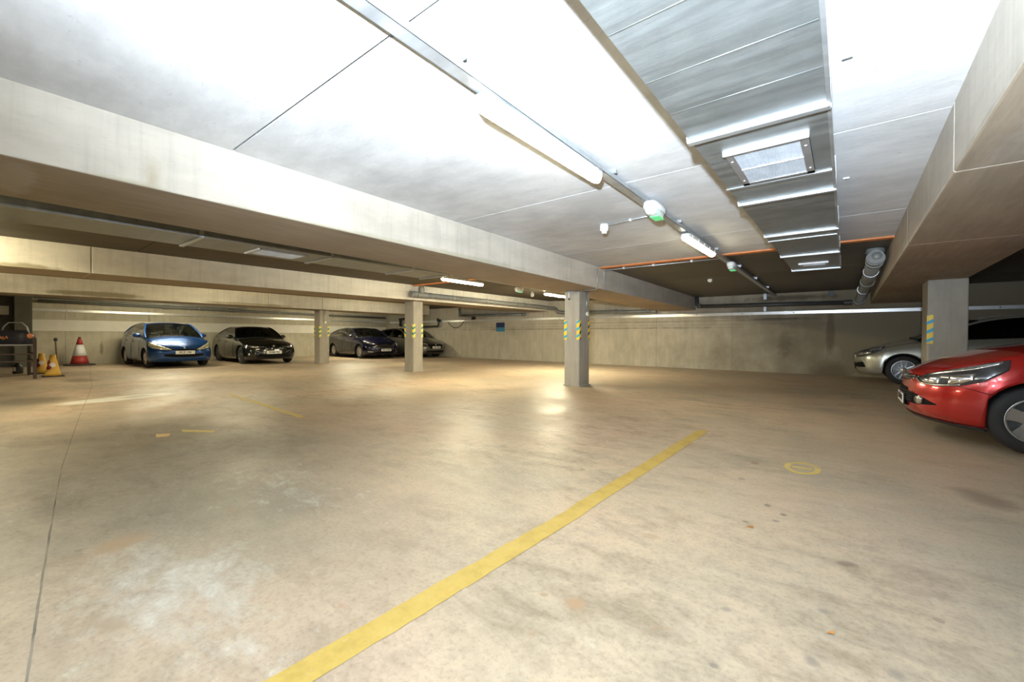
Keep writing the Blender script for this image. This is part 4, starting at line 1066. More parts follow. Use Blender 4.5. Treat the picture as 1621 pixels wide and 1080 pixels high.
        # door seams & handles
        for sd in (1, -1):
            for dd in P['doors']:
                zlo = s.zbot(dd) + 0.06; zh = s.ztop(dd) - 0.01
                qq = s.qof(dd)
                pts = [s.S(qq, lerp(zlo, zh, k / 10), 0.001) for k in range(11)]
                g = MB(); g.tube([(p.x, sd * p.y, p.z) for p in pts], 0.0035, 5); g.build('door_seam', M['under'], root)
            for dd in P['handles']:
                qq = s.qof(dd); z = s.ztop(dd) - 0.13
                pts = [s.S(qq + o, z, 0.025 if 0 < k < 4 else 0.0) for k, o in enumerate((-0.09, -0.07, 0, 0.07, 0.09))]
                g = MB(); g.tube([(p.x, sd * p.y, p.z) for p in pts], 0.012, 8); g.build('door_handle', mats.get('handle', pm), root)
    def yedge(s, d):
        # plan half width at the top edge for distance d along the side
        best = s.hw
        if d < s.Rf:
            e = 2 / s.nf; c = max(0.0, 1 - d / s.Rf) ** (1 / e); best = s.hw * max(0.0, 1 - c * c) ** (e / 2)
        if d > s.L - s.Rr:
            e = 2 / s.nf; c = min(1.0, (d - s.L + s.Rr) / s.Rr) ** (1 / e); best = s.hw * max(0.0, 1 - c * c) ** (e / 2)
        return best * s.wf(s.ztop(d), d)
    def qof(s, d):
        for i in range(len(s.per) - 1):
            if s.per[i + 1][0] >= d:
                a, b = s.per[i][0], s.per[i + 1][0]; return s.q[i] + (s.q[i + 1] - s.q[i]) * (d - a) / max(1e-9, b - a)
        return s.q[-1]
    def side_col(s, sec, d, sd, off=0.0):
        for a, b in zip(sec[:-1], sec[1:]):
            if a[0] - 1e-9 <= d <= b[0] + 1e-9:
                t = (d - a[0]) / (b[0] - a[0])
                return [(lerp(a[1], b[1], t), sd * (lerp(p[0], q[0], t) + off), lerp(p[1], q[1], t)) for p, q in zip(a[2], b[2])]
    def wheel(s, root, X, sd, mats):
        r = s.wr; y = s.hw * 0.955; wd = 0.20; c = (X, 0, r)
        rr = r * P_RIM
        b = MB(); b.lathe([(rr, y * sd), (rr + 0.012, (y + 0.004) * sd), (r - 0.03, (y + 0.006) * sd), (r - 0.006, (y - 0.02) * sd), (r, (y - 0.05) * sd), (r, (y - wd + 0.05) * sd), (r - 0.01, (y - wd + 0.02) * sd), (rr, (y - wd) * sd)], c=c, axis='y', n=44, caps=False)
        ty = b.build('tyre', M['tyre'], root)
        st = mats.get('rim', 'multi'); al = mats.get('alloy', M['alloy'])
        b = MB(); b.lathe([(rr, (y - 0.002) * sd), (rr - 0.012, (y + 0.001) * sd), (rr - 0.02, (y - 0.012) * sd), (rr - 0.026, (y - 0.12) * sd)], c=c, axis='y', n=40, caps=False)
        ns, wid, tw = {'five': (5, 0.10, 0.0), 'multi': (10, 0.040, 0.0), 'double': (5, 0.020, 0.105), 'cover': (7, 0.085, 0.0)}[st]
        def spoke(a, off, w0):
            u = Vector((math.cos(a), 0, math.sin(a))); v = Vector((-math.sin(a), 0, math.cos(a)))
            C = Vector(c)
            pts = []
            for t, hw_, dep in ((0.15, w0 * 0.55, 0.020), (0.55, w0 * 0.5, 0.016), (0.97, w0 * 0.62, 0.006)):
                p = C + u * (rr * t) + v * off * (0.35 + 0.65 * t if True else 1)
                yy = (y - dep) * sd
                pts.append((p + v * hw_, p - v * hw_, yy))
            V = []
            for a_, b_, yy in pts:
                V += [(a_.x, yy, a_.z), (b_.x, yy, b_.z), (b_.x, yy - 0.025 * sd, b_.z), (a_.x, yy - 0.025 * sd, a_.z)]
            F = [(0, 1, 2, 3), (8, 9, 10, 11)]
            for k in (0, 4):
                for j in range(4): F.append((k + j, k + (j + 1) % 4, k + 4 + (j + 1) % 4, k + 4 + j))
            b.add(V, F)
        for k in range(ns):
            a = 2 * PI * k / ns + PI / 2
            if tw: spoke(a, tw * 0.5, wid * 1.2); spoke(a, -tw * 0.5, wid * 1.2)
            else: spoke(a, 0, wid)
        b.lathe([(0.0, (y - 0.006) * sd), (0.03, (y - 0.006) * sd), (0.065, (y - 0.014) * sd), (0.07, (y - 0.05) * sd)], c=c, axis='y', n=20)
        b.build('rim', al, ty)
        b = MB(); b.lathe([(0.0, (y - 0.09) * sd), (rr - 0.03, (y - 0.095) * sd)], c=c, axis='y', n=24, caps=False)
        b.lathe([(0.13, (y - 0.055) * sd), (0.0, (y - 0.05) * sd)], c=c, axis='y', n=24, caps=False)
        b.build('brake_disc', M['alloy_dark'], ty)
P_RIM = 0.66
def plate(car, root, txt, z, yoff=0.0, w_=0.52, h=0.111, q=0.0, push=0.015, size=0.088):
    p = car.S(0.0, z, push)
    t = MB(); t.box(-0.006, 0.0, -w_ / 2, w_ / 2, -h / 2, h / 2)
    o = t.build('number_plate', M['plate'], root, bevel=0.003); o.location = (p.x + 0.008, yoff, z)
    l = textmesh(txt, size, M['ink'], o, bold=0.0022)
    l.matrix_local = Matrix.Translation((0.0015, 0, 0.0)) @ Matrix(((0, 0, 1), (1, 0, 0), (0, 1, 0))).to_4x4()
    t = MB(); t.box(-0.012, -0.004, -w_ / 2 - 0.012, w_ / 2 + 0.012, -h / 2 - 0.012, h / 2 + 0.012)
    k = t.build('plate_holder', M['black'], root); k.location = (p.x + 0.008, yoff, z)
def place(root, nose, yaw, L_):
    """nose = world (x, y) of the nose centre, yaw = heading"""
    root.rotation_euler = (0, 0, yaw)
    root.location = (nose[0] - math.cos(yaw) * L_ / 2, nose[1] - math.sin(yaw) * L_ / 2, 0)

HATCH = dict(doors=(1.52, 2.55), handles=(2.35, 3.25))
def car_blue():
    P = dict(L=4.20, W=1.74, foh=0.87, wb=2.61, wr=0.305, Rf=0.62, Rr=0.35, nf=2.5, sill=0.20,
        edge=[(0, 0.67), (0.25, 0.77), (0.6, 0.875), (1.0, 0.94), (1.4, 0.965), (2.2, 0.98), (3.2, 1.01), (3.9, 1.03), (4.2, 0.98)],
        cen=[(0, 0.69), (0.15, 0.79), (0.5, 0.92), (0.95, 1.035), (4.2, 1.035)],
        nose=[(0.15, 0.10), (0.3, 0.02), (0.45, 0.0), (0.56, 0.01), (0.62, 0.05), (0.75, 0.12)], tail=[(0.2, 0.1), (0.5, 0.0), (1.0, 0.12)],
        vert=[(0, 0.965), (0.25, 1.0), (0.6, 1.0), (0.85, 0.975), (1.0, 0.93)],
        cowl=0.98, gtail=4.06, roof=(1.75, 3.45), crown_max=1.50,
        rail=[(0.98, 0.945), (1.35, 1.20), (1.75, 1.42), (2.3, 1.46), (3.0, 1.43), (3.45, 1.36), (3.8, 1.18), (4.06, 1.03)],
        crown=[(0.98, 1.035), (1.35, 1.29), (1.75, 1.48), (2.3, 1.51), (3.0, 1.49), (3.45, 1.42), (3.8, 1.24), (4.06, 1.06)],
        railw=[(0.9, 0.92), (1.35, 0.78), (1.75, 0.70), (3.4, 0.66), (4.1, 0.80)],
        wins=[(1.20, 1.50), (1.54, 2.42), (2.50, 3.22), (3.27, 3.55)], mirror=1.42, doors=(1.45, 2.46, 3.35), handles=(2.28, 3.18))
    r = thing('car', 'metallic blue five-door hatchback parked nose out by the left wall', 'car', group='parked cars')
    c = Car(P); c.build(r, dict(paint=paint('metallic_blue_paint', (0.010, 0.070, 0.26), 0.5, 0.3), rim='cover', seat=M['seat_light'], handle=M['black']))
    for sd in (1, -1):
        c.patch('headlight', M['amber'], r, [(0.36, 0.575), (0.60, 0.59), (0.88, 0.64), (1.04, 0.72)], [(0.34, 0.585), (0.60, 0.70), (0.88, 0.79), (1.10, 0.85)], 0.006, sd, bulge=0.02)
    c.patch('bumper_intake', M['under'], r, [(-0.52, 0.38), (-0.3, 0.345), (0, 0.335), (0.3, 0.345), (0.52, 0.38)], [(-0.55, 0.44), (-0.3, 0.45), (0, 0.45), (0.3, 0.45), (0.55, 0.44)], 0.006)
    c.patch('grille', M['under'], r, [(-0.34, 0.57), (0, 0.565), (0.34, 0.57)], [(-0.42, 0.60), (0, 0.605), (0.42, 0.60)], 0.006)
    for z in (0.60, 0.63):
        pass
    c.patch('bumper_crease', M['trim_black'], r, [(-1.1, 0.532), (-0.5, 0.545), (0, 0.55), (0.5, 0.545), (1.1, 0.532)], [(-1.1, 0.540), (-0.5, 0.553), (0, 0.558), (0.5, 0.553), (1.1, 0.540)], 0.003)
    # badge
    p = c.S(0, 0.645, 0.012); g = MB(); g.lathe([(0.0, 0.006), (0.030, 0.004), (0.034, -0.004)], c=(p.x, 0, 0.635), axis='x', n=20)
    g.tube([(p.x + .008, -0.03, .63), (p.x + .008, -0.01, .665), (p.x + .008, 0.02, .655), (p.x + .008, 0.028, .61)], 0.008, 6); g.build('badge', M['chrome'], r)
    plate(c, r, 'PCZ 194', 0.495)
    place(r, (-17.0, 4.17), math.radians(1.5), 4.20)
car_blue()
def car_black():
    P = dict(L=4.62, W=1.81, foh=0.80, wb=2.81, wr=0.325, Rf=0.62, Rr=0.40, nf=2.6, sill=0.18,
        edge=[(0, 0.62), (0.3, 0.68), (0.7, 0.78), (1.1, 0.87), (1.5, 0.915), (2.5, 0.94), (3.6, 0.98), (4.3, 0.99), (4.62, 0.93)],
        cen=[(0, 0.64), (0.15, 0.75), (0.6, 0.86), (1.35, 0.985), (3.8, 1.04), (4.62, 1.04)],
        nose=[(0.15, 0.10), (0.28, 0.0), (0.45, 0.0), (0.6, 0.02), (0.72, 0.08)], tail=[(0.2, 0.1), (0.5, 0.0), (1.0, 0.1)],
        vert=[(0, 0.96), (0.25, 1.0), (0.6, 1.0), (0.85, 0.975), (1.0, 0.93)],
        cowl=1.38, gtail=4.12, roof=(2.12, 3.35), crown_max=1.42,
        rail=[(1.38, 0.91), (1.7, 1.12), (2.12, 1.34), (2.6, 1.385), (3.1, 1.36), (3.5, 1.27), (4.12, 1.0)],
        crown=[(1.38, 0.985), (1.7, 1.19), (2.12, 1.40), (2.6, 1.43), (3.1, 1.41), (3.5, 1.32), (4.12, 1.06)],
        railw=[(1.3, 0.90), (1.7, 0.77), (2.12, 0.68), (3.4, 0.64), (4.2, 0.76)],
        wins=[(1.62, 2.55), (2.62, 3.42), (3.46, 3.75)], mirror=1.72, doors=(1.55, 2.6, 3.5), handles=(2.45, 3.35))
    r = thing('car', 'black saloon with a white number plate between the blue hatchback and a column', 'car', group='parked cars')
    c = Car(P); c.build(r, dict(paint=paint('black_paint', (0.006, 0.007, 0.006), 0.2, 0.2), rim='multi', glass=M['glass_dark'], alloy=M['alloy_dark']))
    for sd in (1, -1):
        c.patch('headlight', M['lamp_dark'], r, [(0.36, 0.60), (0.62, 0.585), (0.88, 0.61), (1.02, 0.66)], [(0.34, 0.665), (0.62, 0.675), (0.88, 0.70), (1.05, 0.715)], 0.006, sd, bulge=0.012)
        c.patch('headlight_ring', M['lamp'], r, [(0.52, 0.605), (0.66, 0.60), (0.80, 0.62)], [(0.52, 0.655), (0.66, 0.665), (0.80, 0.68)], 0.02, sd, bulge=0.015)
        c.patch('chrome_slash', M['chrome'], r, [(0.42, 0.42), (0.60, 0.50)], [(0.42, 0.435), (0.60, 0.515)], 0.008, sd, nr=2)
        p = c.S(0.80, 0.37, 0.008); g = MB(); g.lathe([(0.0, 0.01), (0.035, 0.006), (0.045, -0.01)], c=(p.x, sd * p.y, p.z), axis='x', n=16); g.build('fog_light', M['lamp'], r)
        c.patch('kidney_grille', M['trim_black'], r, [(0.03, 0.52), (0.27, 0.53)], [(0.03, 0.64), (0.30, 0.635)], 0.012, sd, bulge=0.01)
    c.patch('bumper_intake', M['under'], r, [(-0.6, 0.28), (0, 0.26), (0.6, 0.28)], [(-0.5, 0.38), (0, 0.39), (0.5, 0.38)], 0.006)
    g = MB(); p = c.S(0, 0.64, 0.012); g.lathe([(0.0, 0.008), (0.036, 0.004), (0.04, -0.004)], c=(p.x + 0.0, 0, 0.675), axis='x', n=20); g.build('badge', M['chrome'], r)
    plate(c, r, 'PO66 YLJ', 0.435)
    place(r, (-16.72, 6.80), math.radians(-2.5), 4.62)
car_black()
def hatch_P():
    return dict(L=4.36, W=1.82, foh=0.90, wb=2.65, wr=0.325, Rf=0.66, Rr=0.35, nf=2.5, sill=0.18,
        edge=[(0, 0.66), (0.3, 0.74), (0.7, 0.84), (1.1, 0.92), (1.5, 0.96), (2.5, 1.0), (3.4, 1.06), (4.0, 1.10), (4.36, 1.02)],
        cen=[(0, 0.68), (0.15, 0.78), (0.6, 0.90), (1.2, 1.03), (4.36, 1.06)],
        nose=[(0.15, 0.12), (0.28, 0.02), (0.45, 0.0), (0.62, 0.03), (0.78, 0.12)], tail=[(0.2, 0.1), (0.5, 0.0), (1.0, 0.12)],
        vert=[(0, 0.96), (0.25, 1.0), (0.6, 1.0), (0.85, 0.97), (1.0, 0.92)],
        cowl=1.16, gtail=4.2, roof=(1.95, 3.55), crown_max=1.46,
        rail=[(1.16, 0.945), (1.55, 1.18), (1.95, 1.37), (2.5, 1.43), (3.1, 1.40), (3.55, 1.33), (4.2, 1.09)],
        crown=[(1.16, 1.03), (1.55, 1.26), (1.95, 1.44), (2.5, 1.48), (3.1, 1.46), (3.55, 1.39), (4.2, 1.13)],
        railw=[(1.1, 0.90), (1.55, 0.77), (1.95, 0.69), (3.5, 0.64), (4.2, 0.76)],
        wins=[(1.42, 1.70), (1.74, 2.52), (2.60, 3.38), (3.42, 3.72)], mirror=1.58, doors=(1.55, 2.56, 3.45), handles=(2.4, 3.3))
def car_navy():
    P = hatch_P()
    r = thing('car', 'dark blue hatchback parked nose out between two columns', 'car', group='parked cars')
    c = Car(P); c.build(r, dict(paint=paint('dark_blue_paint', (0.005, 0.006, 0.030), 0.4, 0.22), rim='multi', waist=M['chrome']))
    for sd in (1, -1):
        c.patch('headlight', M['lamp_dark'], r, [(0.50, 0.655), (0.75, 0.66), (1.0, 0.72), (1.12, 0.77)], [(0.46, 0.70), (0.75, 0.74), (1.0, 0.79), (1.16, 0.82)], 0.006, sd, bulge=0.012)
        c.patch('headlight_reflector', M['lamp'], r, [(0.56, 0.675), (0.75, 0.68), (0.95, 0.73)], [(0.56, 0.70), (0.75, 0.725), (0.95, 0.76)], 0.022, sd, bulge=0.012)
        c.patch('fog_light', M['lamp'], r, [(0.62, 0.30), (0.84, 0.31)], [(0.62, 0.335), (0.84, 0.35)], 0.008, sd)
    c.patch('grille', M['trim_black'], r, [(-0.44, 0.47), (0, 0.46), (0.44, 0.47)], [(-0.50, 0.60), (0, 0.63), (0.50, 0.60)], 0.010)
    c.patch('grille_frame', M['chrome'], r, [(-0.52, 0.60), (0, 0.63), (0.52, 0.60)], [(-0.54, 0.615), (0, 0.645), (0.54, 0.615)], 0.012)
    for k in range(4):
        c.patch('grille_bar', M['alloy_dark'], r, [(-0.44, 0.49 + k * 0.03), (0, 0.483 + k * 0.033), (0.44, 0.49 + k * 0.03)], [(-0.44, 0.498 + k * 0.03), (0, 0.491 + k * 0.033), (0.44, 0.498 + k * 0.03)], 0.016, nr=2)
    c.patch('bumper_intake', M['under'], r, [(-0.5, 0.26), (0, 0.24), (0.5, 0.26)], [(-0.46, 0.33), (0, 0.34), (0.46, 0.33)], 0.006)
    plate(c, r, 'KX16 ZSM', 0.40)
    place(r, (-16.90, 11.82), math.radians(-4), 4.36)
car_navy()
def car_grey():
    P = hatch_P(); P['W'] = 1.79; P['L'] = 4.40
    r = thing('car', 'grey hatchback half hidden behind the column with green stripes', 'car', group='parked cars')
    c = Car(P); c.build(r, dict(paint=paint('grey_metallic_paint', (0.11, 0.105, 0.09), 0.6, 0.28), rim='multi', glass=M['glass_dark']))
    for sd in (1, -1):
        c.patch('headlight', M['lamp'], r, [(0.52, 0.66), (0.75, 0.655), (1.0, 0.72), (1.10, 0.76)], [(0.50, 0.70), (0.75, 0.73), (1.0, 0.785), (1.14, 0.80)], 0.006, sd, bulge=0.012)
    c.patch('grille', M['under'], r, [(-0.34, 0.44), (0, 0.43), (0.34, 0.44)], [(-0.52, 0.64), (0, 0.66), (0.52, 0.64)], 0.010)
    c.patch('grille_wing', M['chrome'], r, [(-0.54, 0.655), (-0.34, 0.42), (0, 0.405), (0.34, 0.42), (0.54, 0.655)], [(-0.56, 0.66), (-0.36, 0.435), (0, 0.42), (0.36, 0.435), (0.56, 0.66)], 0.014, nr=2, nc=40)
    c.patch('bumper_intake', M['under'], r, [(-0.6, 0.26), (0, 0.25), (0.6, 0.26)], [(-0.52, 0.34), (0, 0.35), (0.52, 0.34)], 0.006)
    g = MB(); p = c.S(0, 0.64, 0.016); g.lathe([(0.0, 0.008), (0.045, 0.004), (0.05, -0.004)], c=(p.x + 0.0, 0, 0.62), axis='x', n=20); g.build('badge', M['chrome'], r)
    plate(c, r, 'LV63 OJM', 0.50, push=0.03)
    place(r, (-15.85, 13.98), math.radians(0.5), 4.40)
car_grey()
def car_silver():
    P = dict(L=4.34, W=1.80, foh=0.86, wb=2.67, wr=0.33, Rf=0.60, Rr=0.35, nf=2.6, sill=0.22,
        edge=[(0, 0.66), (0.2, 0.74), (0.5, 0.82), (1.0, 0.93), (1.5, 1.0), (2.5, 1.06), (3.5, 1.10), (4.34, 1.05)],
        cen=[(0, 0.68), (0.12, 0.80), (0.5, 0.92), (1.0, 1.04), (1.2, 1.08), (4.34, 1.08)],
        nose=[(0.15, 0.10), (0.30, 0.02), (0.45, 0.0), (0.62, 0.0), (0.78, 0.07)], tail=[(0.2, 0.1), (0.5, 0.0), (1.0, 0.12)],
        vert=[(0, 0.965), (0.25, 1.0), (0.6, 1.0), (0.85, 0.975), (1.0, 0.93)],
        cowl=1.15, gtail=4.2, roof=(2.05, 3.65), crown_max=1.55,
        rail=[(1.15, 0.97), (1.5, 1.17), (2.05, 1.42), (2.7, 1.52), (3.3, 1.50), (3.65, 1.43), (4.2, 1.10)],
        crown=[(1.15, 1.08), (1.5, 1.26), (2.05, 1.50), (2.7, 1.575), (3.3, 1.56), (3.65, 1.48), (4.2, 1.16)],
        railw=[(1.1, 0.90), (1.5, 0.79), (2.05, 0.71), (3.6, 0.66), (4.2, 0.78)],
        wins=[(1.38, 1.72), (1.77, 2.70), (2.78, 3.55), (3.6, 3.85)], mirror=1.62, doors=(1.6, 2.74, 3.6), handles=(2.58, 3.45))
    r = thing('car', 'silver beige people carrier parked against the back wall behind the right-hand column', 'car', group='parked cars')
    c = Car(P); c.build(r, dict(paint=paint('champagne_silver_paint', (0.42, 0.415, 0.35), 0.6, 0.28), rim='double', glass=M['glass_dark'], waist=M['chrome']))
    for sd in (1, -1):
        c.patch('headlight', M['lamp_dark'], r, [(0.34, 0.60), (0.62, 0.60), (0.92, 0.66), (1.06, 0.75)], [(0.30, 0.71), (0.62, 0.775), (0.92, 0.835), (1.14, 0.87)], 0.006, sd, bulge=0.012)
        c.patch('headlight_ring', M['lamp'], r, [(0.55, 0.64), (0.72, 0.65), (0.90, 0.70)], [(0.55, 0.69), (0.72, 0.71), (0.90, 0.755)], 0.022, sd, bulge=0.012)
        c.patch('bumper_intake', M['under'], r, [(0.36, 0.36), (0.62, 0.36), (0.80, 0.37)], [(0.36, 0.44), (0.62, 0.485), (0.74, 0.49)], 0.006, sd)
        c.patch('intake_trim', M['chrome'], r, [(0.34, 0.46), (0.62, 0.50), (0.76, 0.50)], [(0.34, 0.475), (0.62, 0.515), (0.76, 0.515)], 0.010, sd, nr=2)
        c.patch('kidney_grille', M['trim_black'], r, [(0.03, 0.50), (0.26, 0.51)], [(0.03, 0.69), (0.30, 0.69)], 0.012, sd, bulge=0.01)
        c.patch('grille_surround', M['chrome'], r, [(0.27, 0.52), (0.30, 0.52)], [(0.30, 0.70), (0.33, 0.70)], 0.014, sd, nc=3)
    c.patch('lower_intake', M['under'], r, [(-0.3, 0.30), (0, 0.29), (0.3, 0.30)], [(-0.3, 0.45), (0, 0.46), (0.3, 0.45)], 0.006)
    place(r, (0.19, 13.85), math.radians(180), 4.34)
car_silver()
def car_red():
    P = dict(L=4.06, W=1.74, foh=0.84, wb=2.59, wr=0.315, Rf=0.72, Rr=0.35, nf=2.35, sill=0.19,
        bot=[(0, 0.235), (0.35, 0.215), (0.84, 0.19), (4.06, 0.2)],
        edge=[(0, 0.68), (0.12, 0.72), (0.25, 0.76), (0.5, 0.84), (0.8, 0.915), (1.1, 0.96), (1.6, 0.98), (2.6, 1.04), (3.5, 1.10), (4.06, 1.0)],
        cen=[(0, 0.695), (0.08, 0.755), (0.22, 0.835), (0.5, 0.93), (0.85, 1.0), (1.15, 1.045), (4.06, 1.04)],
        nose=[(0.18, 0.12), (0.26, 0.03), (0.36, 0.0), (0.48, 0.0), (0.58, 0.015), (0.68, 0.05), (0.8, 0.12)], tail=[(0.2, 0.1), (0.5, 0.0), (1.0, 0.12)],
        vert=[(0, 0.955), (0.2, 0.985), (0.4, 1.0), (0.65, 0.995), (0.85, 0.965), (1.0, 0.91)],
        cowl=1.12, gtail=3.92, roof=(1.85, 3.3), crown_max=1.44,
        rail=[(1.12, 0.95), (1.45, 1.18), (1.85, 1.36), (2.4, 1.41), (3.0, 1.37), (3.3, 1.32), (3.92, 1.06)],
        crown=[(1.12, 1.02), (1.45, 1.25), (1.85, 1.42), (2.4, 1.45), (3.0, 1.43), (3.3, 1.38), (3.92, 1.10)],
        railw=[(1.1, 0.90), (1.45, 0.77), (1.85, 0.69), (3.3, 0.64), (3.95, 0.76)],
        wins=[(1.36, 1.62), (1.66, 2.45), (2.52, 3.2)], mirror=1.50, doors=(1.48, 2.48), handles=(2.32,))
    r = thing('car', 'bright red hatchback, front half in view at the right edge', 'car', group='parked cars')
    pm = paint('red_paint', (0.42, 0.010, 0.008), 0.35, 0.25)
    c = Car(P); c.build(r, dict(paint=pm, rim='five'))
    for sd in (1, -1):
        # headlamp: dark bezel, long pale upper strip, two bright reflectors
        lo = [(0.45, 0.640), (0.54, 0.590), (0.70, 0.575), (0.90, 0.60), (1.05, 0.655), (1.20, 0.77)]
        hi = [(0.45, 0.645), (0.54, 0.690), (0.70, 0.735), (0.90, 0.79), (1.05, 0.835), (1.22, 0.865)]
        c.patch('headlight', M['lamp_dark'], r, lo, hi, 0.004, sd, nc=34, nr=12, bulge=0.012)
        c.patch('headlight_strip', M['lamp'], r, [(0.58, 0.675), (0.75, 0.705), (0.95, 0.755), (1.15, 0.825)], [(0.58, 0.690), (0.75, 0.735), (0.95, 0.795), (1.15, 0.845)], 0.016, sd, nc=20, bulge=0.006, label='pale upper strip of the headlight')
        c.patch('headlight_reflector', M['chrome'], r, [(0.56, 0.60), (0.64, 0.595), (0.72, 0.60)], [(0.54, 0.650), (0.64, 0.672), (0.72, 0.675)], 0.016, sd, bulge=0.015)
        c.patch('headlight_reflector', M['chrome'], r, [(0.80, 0.605), (0.90, 0.62), (0.98, 0.66)], [(0.79, 0.685), (0.90, 0.71), (0.98, 0.725)], 0.016, sd, bulge=0.015)
        c.patch('headlight_rim', M['chrome'], r, [(0.42, 0.632), (0.52, 0.586), (0.70, 0.578), (0.90, 0.603)], [(0.43, 0.642), (0.53, 0.597), (0.70, 0.588), (0.90, 0.612)], 0.018, sd, nr=2)
        c.patch('bumper_intake', M['under'], r, [(0.26, 0.365), (0.50, 0.36), (0.72, 0.385)], [(0.26, 0.49), (0.50, 0.465), (0.72, 0.392)], 0.006, sd)
        p = c.S(0.54, 0.415, 0.012); n_ = (c.S(0.54, 0.415, 0.05) - c.S(0.54, 0.415, 0.0)); n_ = Vector((n_.x, n_.y * sd, n_.z * 0.3)).normalized()
        P0 = Vector((p.x, sd * p.y, p.z))
        g = MB(); g.tube([P0 - n_ * 0.02, P0 + n_ * 0.008, P0 + n_ * 0.016, P0 + n_ * 0.014, P0 - n_ * 0.004], [0.046, 0.044, 0.041, 0.035, 0.033], 28, caps=False); f = g.build('fog_light', M['chrome'], r)
        g = MB(); g.tube([P0 - n_ * 0.005, P0 + n_ * 0.002], [0.034, 0.03], 24); g.build('fog_lens', M['lamp_dark'], f)
        # seam from lamp to arch
        g = MB(); pts = [c.S(0.86, 0.600, 0.002), c.S(0.98, 0.575, 0.002), c.S(1.08, 0.545, 0.002), c.S(1.15, 0.53, 0.002)]
        g.tube([(p.x, sd * p.y, p.z) for p in pts], 0.003, 5); g.build('bumper_seam', M['under'], r)
        # black lip below the bumper
        c.patch('front_lip', M['black'], r, [(0.0, 0.21), (0.4, 0.205), (0.75, 0.19), (1.02, 0.175)], [(0.0, 0.245), (0.4, 0.24), (0.75, 0.222), (1.02, 0.205)], 0.006, sd, nc=24)
    c.patch('grille_band', M['trim_black'], r, [(-0.46, 0.635), (-0.2, 0.60), (0, 0.59), (0.2, 0.60), (0.46, 0.635)], [(-0.46, 0.66), (-0.2, 0.665), (0, 0.67), (0.2, 0.665), (0.46, 0.66)], 0.008, nc=30)
    for z in (0.645, 0.618):
        c.patch('grille_chrome', M['chrome'], r, [(-0.40, z), (0, z - 0.008), (0.40, z)], [(-0.40, z + 0.010), (0, z + 0.004), (0.40, z + 0.010)], 0.016, nr=2, nc=24)
    c.patch('lower_grille', M['under'], r, [(-0.30, 0.32), (0, 0.31), (0.30, 0.32)], [(-0.28, 0.52), (0, 0.53), (0.28, 0.52)], 0.006)
    for k in range(5):
        c.patch('grille_bar', M['black'], r, [(-0.42, 0.385 + k * 0.022), (0, 0.38 + k * 0.024), (0.42, 0.385 + k * 0.022)], [(-0.42, 0.394 + k * 0.022), (0, 0.389 + k * 0.024), (0.42, 0.394 + k * 0.022)], 0.014, nr=1)
    g = MB(); p = c.S(0, 0.64, 0.02); hx = p.x + 0.012
    g.prism([(0, 0.585), (0.045, 0.645), (0, 0.705), (-0.045, 0.645)], 'x', hx - 0.02, hx); g.build('badge', M['chrome'], r)
    plate(c, r, 'KY14 LHD', 0.385, push=0.004)
    place(r, (0.53, 6.72), math.radians(180), 4.06)
car_red()
# ------------------------------------------------------------------ cones, pole, frame and odds and ends on the left
M['cone_red'] = simple('cone_red', (0.38, 0.035, 0.03), 0.5)
M['cone_white'] = simple('cone_white_sleeve', (0.75, 0.74, 0.74), 0.35)
M['cone_yellow'] = simple('cone_yellow', (0.72, 0.42, 0.06), 0.5)
M['cone_mark'] = simple('cone_maroon_mark', (0.22, 0.03, 0.04), 0.5)
M['base'] = simple('cone_base_rubber', (0.05, 0.04, 0.035), 0.8)
t = thing('traffic_cone', 'tall red and white traffic cone by the left wall, before the blue car', 'traffic cone', (-20.75, 2.12, 0))
H_ = 0.98; rr = lambda z: 0.24 - 0.205 * (z - 0.05) / (H_ - 0.05)
def cone_part(name, z0, z1, mat, t, o=0.0):
    b = MB(); b.lathe([(rr(z0) + o, z0), (rr((z0 + z1) / 2) + o, (z0 + z1) / 2), (rr(z1) + o, z1)], n=28); return b.build(name, mat, t)
b = MB(); n = 8; b.lathe([(0.40, 0.0), (0.41, 0.02), (0.38, 0.045), (0.25, 0.06)], n=8, smooth=False); b.build('base', M['base'], t, bevel=0.005)
cone_part('lower_cone', 0.05, 0.34, M['cone_red'], t); cone_part('white_sleeve', 0.33, 0.72, M['cone_white'], t, 0.004); cone_part('upper_cone', 0.71, 0.94, M['cone_red'], t)
b = MB(); b.lathe([(0.034, 0.94), (0.036, 0.975), (0.02, 0.98), (0.02, 0.94)], n=16); b.build('tip', M['base'], t)
def small_cone(x, y, label, h=0.55):
    t = thing('traffic_cone', label, 'traffic cone', (x, y, 0), group='small yellow cones')
    b = MB(); b.box(-0.19, 0.19, -0.19, 0.19, 0, 0.03); b.build('base', M['base'], t, bevel=0.008)
    b = MB(); b.lathe([(0.155, 0.03), (0.135, 0.10), (0.10, 0.28), (0.065, 0.46), (0.055, h), (0.03, h + 0.01), (0.028, h - 0.02)], n=24); b.build('cone', M['cone_yellow'], t)
    for k, (a, z) in enumerate(((-1.1, 0.36), (-0.1, 0.30), (-0.75, 0.24))):
        b = MB(); rows = []
        for i in range(7):
            zz = z - 0.06 + 0.12 * i / 6; r_ = 0.155 - 0.1 * (zz - 0.03) / 0.45 * 0.93 + 0.004
            rows.append([(r_ * math.cos(a + (j / 6 - 0.5) * 1.1 * math.sin(PI * (i + .5) / 7)), r_ * math.sin(a + (j / 6 - 0.5) * 1.1 * math.sin(PI * (i + .5) / 7)), zz) for j in range(7)])
        b.grid(rows); b.build('warning_mark', M['cone_mark'] if k != 1 else M['cone_white'], t)
small_cone(-15.75, 1.13, 'small yellow cone with maroon marks, nearest the leaning pole')
small_cone(-17.1, 1.02, 'small yellow cone partly behind the frame post')
t = thing('pole', 'thin worn pole with a dark knob standing behind the small yellow cone', 'pole', (-16.25, 1.22, 0))
